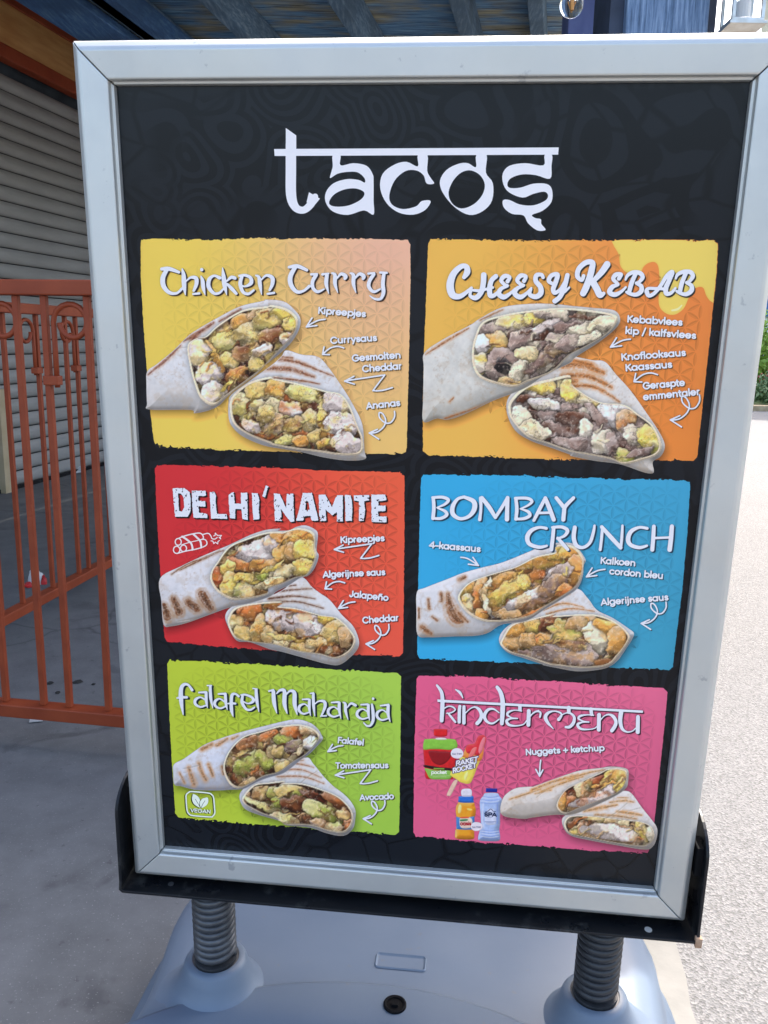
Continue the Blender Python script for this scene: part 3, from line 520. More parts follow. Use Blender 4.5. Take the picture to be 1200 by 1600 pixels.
# ---- the wraps on each panel: (outline, cut opening, palette, seed, pieces, toast marks, named pieces)
ORG = (206, 140, 74); TOAST = (138, 88, 52); DT = (112, 66, 36)
FOOD = [
 dict(box=(222, 460, 580, 728), w=[
  dict(body='R1 200,830 300,858 400,870 460,920 560,1060 640,1190 700,1320 714,1490 718,1545 600,1555 450,1535 300,1500 L1 968,1478 850,1455 720,1400 650,1340 622,1280 620,1180 640,1120 760,1030 900,930 968,870',
   op='L1 640,1140 740,1050 860,1010 968,1000 R1 100,1010 240,1040 400,1080 470,1100 560,1120 620,1200 670,1330 705,1420 690,1510 560,1520 420,1500 250,1480 100,1450 L1 900,1445 760,1390 660,1320 630,1230', pal=['pot', 'pale', 'sau', 'dbr', 'tan', 'grn', 'brn', 'pot'], seed=1, sauce='lem', n=120,
   marks=['R1 90,890,14 260,905,18 430,970,10 510,1000,6', 'R1 40,950,20 220,955,26 380,1005,14', 'R1 120,1010,8 300,1030,10 420,1052,6', 'R1 150,870,8 240,880,10'], mc=(150, 92, 60),
   ch=[('L1', 800, 1100, 66, 58, 10, 'pot'), ('R1', 130, 1085, 60, 58, -5, 'org', dict(col2='pot')), ('L1', 685, 1190, 55, 65, -20, 'grn', dict(col2='pale')), ('L1', 825, 1195, 55, 34, 5, 'pale'), ('L1', 905, 1235, 42, 70, 5, 'pale', dict(col2='grn')), ('L1', 770, 1330, 60, 40, 15, 'chk', dict(col2='tan')),
    ('R1', 300, 1115, 95, 46, 12, 'grn', dict(col2='pale')), ('R1', 225, 1218, 72, 44, 8, 'wht', dict(col2='sau')), ('R1', 360, 1285, 54, 60, 2, 'pot', dict(col2='pale')), ('R1', 240, 1325, 58, 44, -6, 'pot', dict(col2='brn')), ('R1', 120, 1310, 60, 60, 0, 'tan', dict(col2='wht')), ('R1', 60, 1245, 50, 50, 0, 'pot'),
    ('R1', 435, 1270, 22, 120, 3, 'lem', dict(col2='org')), ('R1', 540, 1170, 88, 66, 12, 'chk'), ('R1', 560, 1318, 98, 68, 14, 'chk'), ('R1', 595, 1440, 90, 60, 30, 'chk'), ('R1', 385, 1390, 40, 45, 10, 'pot'), ('R1', 440, 1440, 24, 40, 40, 'lem', dict(col2='org')), ('R1', 200, 1420, 60, 30, -6, 'grn'), ('R1', 300, 1430, 44, 30, 0, 'org')]),
  dict(body='L1 85,970 150,920 260,830 350,740 420,690 560,610 700,540 850,505 R1 60,496 180,508 250,560 292,620 285,690 240,770 160,850 60,930 L1 800,990 640,1110 540,1205 400,1245 370,1222 100,1220 84,1180 80,1060',
   op='L1 350,805 400,755 470,740 540,675 640,605 740,558 880,540 R1 100,532 200,555 268,610 270,680 230,750 140,845 L1 840,955 700,1065 600,1140 520,1195 440,1150 400,1060 368,940', pal=['pot', 'sau', 'brn', 'dbr', 'tan', 'brn', 'pot', 'red'], seed=2, sauce='lem', n=110,
   marks=['L1 90,990,8 200,900,18 300,800,14', 'L1 320,770,10 400,730,22 520,650,14', 'L1 560,640,8 700,560,12', 'L1 380,770,14 400,740,20'], mc=(146, 90, 70),
   ch=[('L1', 430, 845, 60, 74, 10, 'chk'), ('L1', 500, 985, 88, 72, 30, 'chk'), ('L1', 525, 1110, 72, 66, -25, 'chk', dict(col2='pale')), ('L1', 600, 770, 66, 60, -30, 'grn', dict(col2='pale')), ('L1', 705, 645, 66, 44, -25, 'org', dict(col2='tan')), ('L1', 830, 590, 76, 48, -15, 'tan', dict(col2='pot')), ('L1', 775, 712, 112, 56, -16, 'pale', dict(col2='pot')),
    ('L1', 620, 905, 58, 46, 12, 'pot', dict(col2='pale')), ('L1', 535, 865, 16, 105, -28, 'org'), ('L1', 710, 855, 58, 50, 10, 'brn', dict(col2='tan')), ('L1', 800, 925, 52, 44, -10, 'pot', dict(col2='grn')), ('L1', 670, 985, 66, 38, -35, 'org', dict(col2='red')), ('L1', 620, 1050, 14, 60, 40, 'lem'), ('R1', 70, 620, 84, 62, -15, 'pot', dict(col2='grn')), ('R1', 190, 585, 74, 40, 15, 'lem', dict(col2='grn')),
    ('R1', 222, 665, 48, 44, 0, 'lem', dict(col2='pot')), ('R1', 95, 745, 76, 52, -20, 'brn', dict(col2='tan')), ('R1', 200, 755, 40, 34, -30, 'chk'), ('R1', 40, 830, 66, 34, -25, 'wht', dict(col2='tan'))])]),
 dict(box=(658, 470, 1042, 744), w=[
  dict(body='R2 60,830 180,850 260,860 330,940 420,1040 520,1180 600,1300 635,1385 610,1450 560,1485 566,1540 555,1558 500,1550 350,1500 200,1480 50,1450 L2 960,1440 850,1400 720,1355 620,1290 568,1180 580,1080 680,1000 820,920 950,870',
   op='L2 590,1100 690,1010 850,965 960,945 R2 60,1010 220,1110 380,1130 470,1190 560,1260 612,1370 590,1440 480,1480 380,1500 300,1470 150,1440 L2 960,1420 820,1370 700,1330 610,1240 578,1170', pal=['mt', 'crm', 'gry', 'crm', 'pale', 'mt', 'dbr', 'gry'], seed=3, sauce='wht', n=100, dark=(56, 40, 36),
   marks=['R2 0,885,36 120,880,40 250,930,26', 'R2 0,950,26 150,950,30 300,1020,18', 'R2 40,1010,20 200,1020,20 350,1110,10', 'R2 60,850,16 180,880,22', 'R2 -40,990,30 80,980,24'], mc=(196, 124, 62), tint=(214, 220, 218),
   ch=[('L2', 770, 1005, 92, 48, 12, 'pot', dict(col2='lem')), ('R2', 60, 1045, 70, 62, 10, 'lem', dict(col2='pale')), ('L2', 700, 1098, 56, 22, 10, 'dbr'), ('L2', 800, 1130, 90, 34, 8, 'wht', dict(col2='crm')), ('L2', 880, 1205, 140, 24, 8, 'mt', dict(col2='gry')), ('L2', 890, 1300, 120, 60, 10, 'mt', dict(col2='dbr')), ('L2', 660, 1220, 50, 70, -20, 'crm'),
    ('L2', 745, 1290, 90, 44, 24, 'crm', dict(col2='pale')), ('L2', 950, 1370, 90, 34, 10, 'mt'), ('R2', 165, 1100, 62, 40, 20, 'pale', dict(col2='lem')), ('R2', 330, 1180, 88, 90, 20, 'wht'), ('R2', 235, 1240, 130, 28, 55, 'mt'), ('R2', 390, 1225, 54, 60, 10, 'tan', dict(col2='sau')), ('R2', 440, 1310, 46, 60, -30, 'crm', dict(col2='gry')),
    ('R2', 535, 1345, 52, 96, -30, 'lem', dict(col2='avo')), ('R2', 50, 1215, 96, 40, 8, 'dbr', dict(col2='mt')), ('R2', 140, 1290, 60, 36, 80, 'crm'), ('R2', 80, 1375, 130, 34, 12, 'mt', dict(col2='gry')), ('R2', 250, 1365, 64, 60, 0, 'crm'), ('R2', 315, 1390, 28, 80, -10, 'mt'), ('R2', 385, 1455, 54, 44, 0, 'avo', dict(col2='pot')), ('R2', 480, 1425, 76, 24, -10, 'mt')]),
  dict(body='L2 52,805 170,720 340,630 400,590 540,520 720,498 870,500 R2 60,512 200,525 320,540 356,600 320,660 220,740 80,830 L2 960,870 820,935 700,1015 600,1060 480,1105 300,1190 200,1222 130,1215 46,1235 44,1100 48,900',
   op='L2 370,700 420,610 560,565 720,540 880,525 R2 100,530 300,560 338,600 280,680 150,760 40,820 L2 850,925 700,985 620,1018 520,1005 400,960 355,880 350,790', pal=['mt', 'crm', 'gry', 'mt', 'pale', 'dbr', 'crm', 'gry'], seed=4, sauce='crm', n=90, dark=(50, 36, 34),
   marks=['L2 60,815,6 200,725,12 330,650,6', 'L2 400,600,6 540,535,8', 'L2 210,1110,10 235,1085,6', 'L2 180,1215,10 400,1140,8 560,1080,8'], mc=(170, 106, 60), tint=(208, 216, 212), low=(158, 154, 134),
   ch=[('L2', 470, 660, 90, 40, -20, 'gry'), ('L2', 500, 745, 66, 56, 0, 'pot', dict(col2='org')), ('L2', 410, 745, 44, 44, -30, 'wht'), ('L2', 395, 865, 44, 60, 0, 'lem', dict(col2='wht')), ('L2', 545, 885, 104, 96, -20, 'mt', dict(col2='gry')), ('L2', 545, 885, 44, 52, -25, 'blk', dict(occ=.1)), ('L2', 650, 720, 80, 44, -30, 'gry', dict(col2='mt')), ('L2', 610, 605, 100, 42, 5, 'pale', dict(col2='lem')),
    ('L2', 745, 590, 60, 46, 0, 'lem', dict(col2='crm')), ('L2', 850, 560, 100, 40, 0, 'crm', dict(col2='gry')), ('L2', 770, 860, 140, 34, -28, 'mt', dict(col2='tan')), ('L2', 690, 820, 56, 50, -10, 'pale'), ('L2', 820, 640, 100, 26, -20, 'gry', dict(col2='wht')), ('L2', 920, 775, 100, 34, -10, 'tan', dict(col2='mt')), ('L2', 585, 985, 60, 28, 0, 'pot', dict(col2='org')), ('L2', 640, 905, 38, 60, 30, 'crm'),
    ('L2', 900, 715, 70, 34, 0, 'crm', dict(col2='gry')), ('R2', 60, 640, 110, 28, -10, 'mt'), ('R2', 150, 585, 90, 14, 8, 'dbr'), ('R2', 130, 660, 90, 42, -20, 'crm', dict(col2='pale')), ('R2', 250, 620, 76, 40, -10, 'crm', dict(col2='pale')), ('R2', 40, 745, 80, 36, -20, 'gry', dict(col2='mt')), ('R2', 160, 715, 70, 26, -30, 'crm')])]),
 dict(box=(243, 815, 570, 1045), w=[
  dict(body='R3 235,900 320,975 380,1020 450,1070 540,1180 620,1260 662,1360 655,1425 600,1490 520,1545 430,1540 280,1500 100,1450 L3 900,1430 760,1380 660,1368 600,1275 575,1180 640,1110 800,1080 988,1000',
   op='L3 595,1200 650,1125 800,1092 988,1080 R3 60,1115 200,1130 380,1180 500,1200 600,1290 640,1370 600,1450 500,1500 380,1470 230,1450 60,1400 L3 880,1390 720,1370 640,1340 600,1265', pal=['sau', 'org', 'pot', 'brn', 'pale', 'dbr', 'pot', 'sau'], seed=5, sauce='org', n=110,
   marks=['R3 0,1020,8 120,1000,12 320,985,5', 'R3 0,1060,14 180,1040,12 340,1060,5', 'R3 20,1090,12 200,1080,10 400,1130,6', 'R3 60,975,6 200,960,8'], mc=(104, 66, 48),
   ch=[('L3', 650, 1235, 58, 50, 10, 'pale', dict(col2='pot')), ('L3', 710, 1320, 60, 50, 20, 'pot'), ('L3', 760, 1155, 90, 58, 0, 'sau', dict(col2='brn')), ('L3', 820, 1285, 58, 84, 0, 'pot', dict(col2='org')), ('L3', 905, 1335, 58, 52, 0, 'pale', dict(col2='pot')), ('R3', 150, 1215, 150, 78, 8, 'chk'), ('R3', 290, 1250, 100, 76, 20, 'chk', dict(col2='wht')),
    ('R3', 150, 1130, 170, 24, 6, 'org', dict(col2='red')), ('R3', 425, 1205, 60, 34, 10, 'lem', dict(col2='org')), ('R3', 150, 1355, 150, 14, 14, 'lem'), ('R3', 360, 1340, 110, 14, -32, 'lem'), ('R3', 485, 1310, 82, 72, -20, 'pot', dict(col2='pale')), ('R3', 100, 1390, 60, 28, 8, 'pale'), ('R3', 235, 1425, 90, 34, 5, 'pot', dict(col2='tan')), ('R3', 350, 1385, 66, 32, -10, 'pale'), ('R3', 560, 1340, 44, 70, 0, 'tan')]),
  dict(body='L3 95,910 250,820 420,740 600,665 760,590 880,552 988,545 R3 60,558 150,556 200,532 270,520 340,550 362,590 352,700 368,745 340,830 290,890 235,905 150,960 60,1005 L3 900,1045 760,1092 620,1120 450,1180 300,1235 180,1262 122,1250 105,1080',
   op='L3 510,800 600,680 740,615 880,572 988,568 R3 100,572 220,540 330,575 342,680 348,760 290,880 200,905 100,950 0,985 L3 880,1030 740,1062 620,1065 520,1010 468,930 472,860', pal=['sau', 'org', 'pot', 'brn', 'pale', 'sau', 'dbr', 'org'], seed=6, sauce='org', n=120,
   marks=['L3 122,1110,34 150,1190,54', 'L3 195,1060,34 235,1155,52', 'L3 300,1085,44 365,1130,50', 'L3 405,1030,54 440,1090,50 470,1130,40', 'L3 180,880,6 300,800,10 420,765,6', 'L3 240,850,5 480,735,12 560,705,5'], mc=DT, mw=8, tint=(214, 223, 231),
   ch=[('L3', 810, 730, 165, 78, -20, 'chk', dict(col2='wht')), ('R3', 25, 670, 56, 66, 0, 'chk'), ('L3', 690, 810, 110, 34, 20, 'sau', dict(col2='org')), ('L3', 850, 820, 90, 40, -10, 'org', dict(col2='brn')), ('L3', 510, 900, 48, 68, 0, 'sau', dict(col2='red')), ('L3', 592, 850, 46, 56, 0, 'lem'), ('L3', 608, 960, 52, 90, 8, 'lem', dict(col2='pale')), ('L3', 720, 1005, 74, 50, -8, 'pale', dict(col2='avo')),
    ('L3', 735, 915, 90, 30, 5, 'lem', dict(col2='pot')), ('L3', 880, 855, 110, 18, -28, 'lem'), ('L3', 868, 905, 56, 28, -5, 'avo'), ('L3', 870, 965, 80, 24, -18, 'pale'), ('L3', 960, 905, 50, 44, 0, 'pale', dict(col2='pot')), ('R3', 110, 600, 90, 44, 10, 'org', dict(col2='sau')), ('R3', 230, 610, 100, 70, -15, 'org', dict(col2='lem')), ('R3', 110, 730, 66, 70, 0, 'org', dict(col2='pot')), ('R3', 170, 720, 50, 60, 0, 'tan'),
    ('R3', 275, 700, 84, 66, 0, 'lem', dict(col2='pale')), ('R3', 255, 825, 88, 56, -15, 'lem', dict(col2='pot')), ('R3', 110, 860, 60, 40, -30, 'pale', dict(col2='pot')), ('R3', 50, 830, 60, 16, -30, 'lem'), ('R3', 30, 940, 60, 30, -20, 'pale')])]),
 dict(box=(646, 845, 994, 1052), w=[
  dict(body='R4 240,920 330,990 400,1080 520,1140 640,1220 680,1255 668,1300 620,1375 560,1460 490,1512 400,1535 250,1545 100,1520 0,1500 L4 1000,1490 850,1440 740,1400 680,1330 690,1260 760,1190 900,1130 1080,1040',
   op='L4 700,1300 770,1195 920,1150 1100,1105 R4 60,1125 240,1115 400,1118 540,1170 640,1260 640,1320 560,1430 480,1500 300,1520 100,1500 L4 1050,1490 880,1430 760,1400 690,1345', pal=['org', 'tan', 'pot', 'sau', 'brn', 'gry', 'pot', 'org'], seed=7, sauce='org', n=110, dark=(80, 48, 24),
   marks=['R4 0,1080,10 140,1030,10 300,1060,5', 'R4 20,1110,8 200,1070,10 380,1090,5', 'R4 10,1040,8 120,990,6 200,960,4'], mc=ORG,
   ch=[('L4', 780, 1310, 84, 66, 10, 'tan', dict(col2='org')), ('L4', 800, 1225, 84, 46, -20, 'org', dict(col2='pot')), ('L4', 970, 1200, 90, 44, -5, 'pot', dict(col2='lem')), ('L4', 905, 1310, 80, 50, 10, 'org', dict(col2='tan')), ('L4', 1040, 1310, 74, 50, 0, 'sau', dict(col2='pot')), ('L4', 960, 1440, 160, 34, 8, 'mt', dict(col2='tan')), ('R4', 40, 1180, 70, 50, -10, 'sau', dict(col2='dbr')),
    ('R4', 160, 1250, 112, 72, 22, 'pot', dict(col2='avo')), ('R4', 290, 1185, 96, 58, 0, 'tan', dict(col2='pot')), ('R4', 400, 1290, 78, 110, -22, 'crm', dict(col2='wht')), ('R4', 470, 1205, 86, 46, 18, 'org', dict(col2='lem')), ('R4', 550, 1310, 60, 96, 10, 'org', dict(col2='tan')), ('R4', 310, 1375, 84, 34, 35, 'pale', dict(col2='org')), ('R4', 150, 1410, 230, 72, 5, 'gry', dict(col2='mt')), ('R4', 450, 1475, 60, 28, -10, 'brn'), ('R4', 200, 1340, 120, 30, 10, 'dbr', dict(col2='tan'))]),
  dict(body='L4 55,945 120,910 300,840 400,800 540,760 700,720 900,640 1000,600 1115,600 R4 60,575 200,572 260,615 315,700 300,740 292,830 250,920 150,990 0,1080 L4 880,1165 700,1190 600,1250 500,1275 330,1280 150,1287 60,1268 52,1100',
   op='L4 370,965 450,875 600,815 800,755 960,675 1115,640 R4 100,588 230,600 302,700 285,830 235,910 120,990 0,1062 L4 900,1135 700,1168 560,1165 450,1112 380,1030', pal=['org', 'tan', 'pot', 'sau', 'lem', 'gry', 'org', 'brn'], seed=8, sauce='org', n=110, dark=(90, 54, 26),
   marks=['L4 290,960,24 310,1060,60 350,1140,70 400,1170,20', 'L4 240,955,22 240,1010,22', 'L4 142,1000,16 150,1070,18', 'L4 70,1070,14 70,1140,14', 'L4 95,1210,34 160,1260,24', 'L4 380,850,24 420,830,20', 'L4 170,1130,14 210,1160,16', 'L4 370,1100,12 440,1170,12'], mc=(146, 96, 58), mw=8, tint=(216, 226, 234),
   ch=[('L4', 430, 915, 66, 44, -45, 'org', dict(col2='lem')), ('L4', 455, 1050, 36, 90, -18, 'pale', dict(col2='tan')), ('L4', 540, 950, 44, 120, 10, 'sau', dict(col2='org')), ('L4', 540, 1120, 36, 50, -10, 'org'), ('L4', 700, 850, 110, 40, -22, 'org', dict(col2='tan')), ('L4', 745, 930, 180, 56, -28, 'lem', dict(col2='pot')), ('L4', 580, 930, 18, 90, 20, 'crm'), ('L4', 590, 1060, 20, 80, -20, 'crm'),
    ('L4', 880, 1020, 240, 50, -26, 'gry', dict(col2='wht')), ('L4', 890, 1060, 200, 22, -24, 'mt', dict(col2='dbr')), ('L4', 740, 1110, 100, 32, -4, 'tan'), ('L4', 890, 710, 100, 46, -25, 'org', dict(col2='lem')), ('L4', 975, 795, 50, 46, 0, 'sau', dict(col2='brn')), ('L4', 1050, 700, 90, 66, -15, 'org', dict(col2='lem')), ('L4', 960, 1095, 200, 16, -25, 'sau'),
    ('R4', 90, 640, 90, 56, -8, 'lem', dict(col2='org')), ('R4', 215, 650, 80, 60, 20, 'org', dict(col2='lem')), ('R4', 235, 780, 58, 110, 25, 'org', dict(col2='sau')), ('R4', 110, 810, 110, 44, -25, 'gry', dict(col2='wht')), ('R4', 60, 900, 100, 50, -40, 'mt', dict(col2='tan')), ('R4', 150, 930, 60, 44, -40, 'sau', dict(col2='org'))])]),
 dict(box=(268, 1118, 562, 1312), w=[
  dict(body='R5 260,845 330,900 420,1010 500,1090 580,1150 650,1220 692,1300 690,1380 670,1460 590,1520 450,1500 300,1450 100,1430 L5 1000,1400 900,1370 800,1340 700,1290 662,1190 720,1110 860,1030 1000,980',
   op='L5 690,1200 780,1100 900,1080 1040,1065 R5 60,1065 230,1070 400,1120 540,1180 630,1260 672,1340 660,1430 600,1490 480,1482 300,1430 60,1420 L5 980,1380 860,1340 760,1290 700,1250', pal=['dbr', 'brn', 'pot', 'avo', 'tan', 'brn', 'pale', 'dbr'], seed=9, sauce='brn', n=110, dark=(48, 26, 18),
   marks=['R5 60,900,10 200,900,14 330,930,5', 'R5 20,960,12 220,950,12 400,1020,5', 'R5 20,1010,12 240,1010,12 420,1070,6', 'R5 100,870,6 240,870,8'], mc=(186, 132, 96),
   ch=[('L5', 845, 1165, 62, 48, -8, 'pot', dict(col2='tan')), ('L5', 950, 1170, 46, 58, 10, 'avo', dict(col2='pot')), ('L5', 1045, 1135, 40, 50, -30, 'crm'), ('L5', 715, 1205, 36, 46, 10, 'tan'), ('L5', 890, 1285, 170, 26, 24, 'grn', dict(col2='pale')), ('L5', 970, 1245, 40, 46, 0, 'avo'), ('R5', 150, 1140, 128, 48, 4, 'pot', dict(col2='avo')), ('R5', 330, 1170, 100, 34, 20, 'dbr', dict(col2='red')), ('R5', 190, 1245, 120, 56, 5, 'dbr', dict(col2='brn')),
    ('R5', 395, 1315, 140, 58, 28, 'avo', dict(col2='grn', noise=.08)), ('R5', 545, 1225, 130, 40, 32, 'brn', dict(col2='sau')), ('R5', 590, 1340, 52, 50, 0, 'pot', dict(col2='tan')), ('R5', 375, 1420, 60, 38, 15, 'tan', dict(col2='gry')), ('R5', 80, 1375, 120, 34, 12, 'pale', dict(col2='grn')), ('R5', 500, 1450, 70, 36, 10, 'pale', dict(col2='avo')), ('R5', 630, 1430, 36, 50, 20, 'sau')]),
  dict(body='L5 115,930 200,880 300,810 400,750 600,680 800,625 1000,575 R5 20,545 180,515 300,545 370,600 402,655 410,690 360,750 290,820 230,860 120,950 L5 1010,1010 900,1040 800,1080 700,1132 600,1138 480,1145 300,1140 180,1110 120,1095 112,1010',
   op='L5 545,880 600,785 700,695 850,650 1000,605 R5 60,572 200,560 320,590 385,660 340,740 260,820 160,880 60,955 L5 960,1005 860,1030 760,1085 660,1128 580,1090 530,980', pal=['brn', 'tan', 'pot', 'dbr', 'avo', 'sau', 'brn', 'pot'], seed=10, sauce='tan', n=120, dark=(60, 32, 20),
   marks=['L5 165,1000,12 205,1080,16', 'L5 240,960,30 285,1090,34', 'L5 325,920,24 350,1000,26 385,1055,26', 'L5 405,930,22 440,1020,24', 'L5 350,800,30 430,760,30', 'L5 475,770,26 560,715,20', 'L5 600,715,18 650,690,14', 'L5 515,940,14 530,1010,14'], mc=(196, 146, 96), mw=8, tint=(212, 224, 238), low=(150, 154, 166),
   ch=[('L5', 735, 920, 112, 64, -32, 'avo', dict(col2='grn', noise=.08)), ('L5', 865, 895, 84, 48, 55, 'avo', dict(noise=.08)), ('L5', 965, 815, 60, 54, -5, 'pale', dict(col2='pot')), ('L5', 905, 700, 100, 44, -12, 'sau', dict(col2='tan')), ('L5', 730, 750, 80, 44, -20, 'sau', dict(col2='brn')), ('L5', 1030, 750, 50, 50, 0, 'avo'), ('L5', 720, 1085, 76, 34, -25, 'tan', dict(col2='pot')), ('L5', 1000, 930, 50, 50, 0, 'pale', dict(col2='lem')),
    ('R5', 80, 690, 70, 44, -10, 'avo'), ('R5', 155, 620, 76, 44, 0, 'sau', dict(col2='tan')), ('R5', 20, 790, 46, 50, 0, 'pot'), ('R5', 150, 745, 66, 46, -20, 'mt', dict(col2='avo')), ('R5', 285, 610, 70, 40, 25, 'tan', dict(col2='crm')), ('R5', 190, 815, 100, 20, -45, 'pale'), ('R5', 60, 930, 56, 44, -20, 'lem', dict(col2='pot')), ('R5', 300, 725, 56, 40, -40, 'wht', dict(col2='pale'))])]),
 dict(box=(780, 1192, 1030, 1332), w=[
  dict(body='R6 690,985 760,965 820,990 900,1100 980,1200 1025,1270 1022,1350 990,1420 920,1445 700,1410 480,1370 330,1335 270,1280 250,1200 300,1155 420,1120 600,1040',
   op='R6 268,1240 300,1180 400,1168 560,1180 800,1208 900,1220 980,1260 1002,1340 960,1402 880,1418 640,1382 440,1342 310,1312', pal=['tan', 'pot', 'sau', 'brn', 'pale', 'tan'], seed=11, sauce='crm', n=60, dark=(96, 58, 34),
   marks=['R6 430,1130,16 560,1105,26 700,1080,12', 'R6 640,1060,10 760,1045,16 840,1060,6', 'R6 700,1135,16 820,1150,22 900,1165,10', 'R6 520,1160,14 700,1170,16 860,1195,8', 'R6 700,1020,6 790,1022,8'], mc=(212, 160, 98), tint=(220, 224, 224),
   ch=[('R6', 385, 1300, 64, 34, 22, 'lem', dict(col2='pot')), ('R6', 345, 1225, 50, 30, -20, 'brn'), ('R6', 500, 1195, 78, 26, 5, 'pale', dict(col2='lem')), ('R6', 650, 1222, 60, 34, 20, 'pot', dict(col2='tan')), ('R6', 748, 1245, 48, 34, -10, 'pale'), ('R6', 425, 1262, 26, 44, 0, 'tan', dict(col2='brn')), ('R6', 650, 1312, 226, 60, 8, 'tan', dict(col2='sau')), ('R6', 655, 1310, 200, 48, 8, 'chk', dict(noise=.07)), ('R6', 905, 1295, 36, 90, -28, 'lem', dict(col2='pot')), ('R6', 965, 1320, 24, 60, -10, 'crm')]),
  dict(body='L6 780,1250 800,1150 850,1090 930,1050 1060,1040 R6 20,930 240,850 400,800 560,780 640,768 740,775 790,800 790,880 775,940 700,1000 560,1070 400,1140 300,1165 200,1160 0,1185 L6 1000,1318 900,1312 815,1295',
   op='R6 212,1060 280,960 400,895 560,822 640,785 770,798 770,900 700,980 560,1042 400,1102 280,1150 220,1120', pal=['tan', 'pot', 'sau', 'brn', 'pale', 'red'], seed=12, sauce='sau', n=60, dark=(110, 60, 34),
   marks=['L6 860,1150,10 1000,1105,14 1130,1060,8', 'R6 0,960,16 180,890,22 380,835,12', 'R6 80,970,12 260,900,16 420,850,8', 'R6 300,870,10 480,815,12 600,795,5', 'R6 30,990,8 160,960,10'], mc=(216, 160, 92), tint=(216, 217, 212), low=(176, 158, 130),
   ch=[('R6', 248, 1055, 34, 74, 15, 'org', dict(col2='pot')), ('R6', 325, 1065, 34, 56, 10, 'sau', dict(col2='tan')), ('R6', 500, 1030, 195, 50, -21, 'tan', dict(col2='sau')), ('R6', 510, 1025, 175, 40, -21, 'chk', dict(noise=.07)), ('R6', 640, 950, 44, 50, 10, 'chk'), ('R6', 410, 948, 54, 44, -25, 'pale', dict(col2='pot')), ('R6', 487, 903, 44, 34, -15, 'pot'), ('R6', 550, 880, 60, 30, -20, 'red', dict(col2='sau')), ('R6', 690, 840, 88, 52, 0, 'lem', dict(col2='pot', noise=.08)), ('R6', 725, 925, 36, 58, 20, 'lem'), ('R6', 600, 905, 90, 12, -14, 'org')])]),
]
def paint_food(k):
    d = FOOD[k]; cv = Canvas(*d['box'])
    bodies = []
    for w in d['w']:
        a = {q: w[q] for q in ('tint', 'mc', 'mw', 'dark', 'low', 'sauce') if q in w}
        bodies.append(wrap(cv, w['body'], w['op'], w['pal'], w['seed'], w['n'], w['marks'], w['ch'], **a))
    return cv, bodies
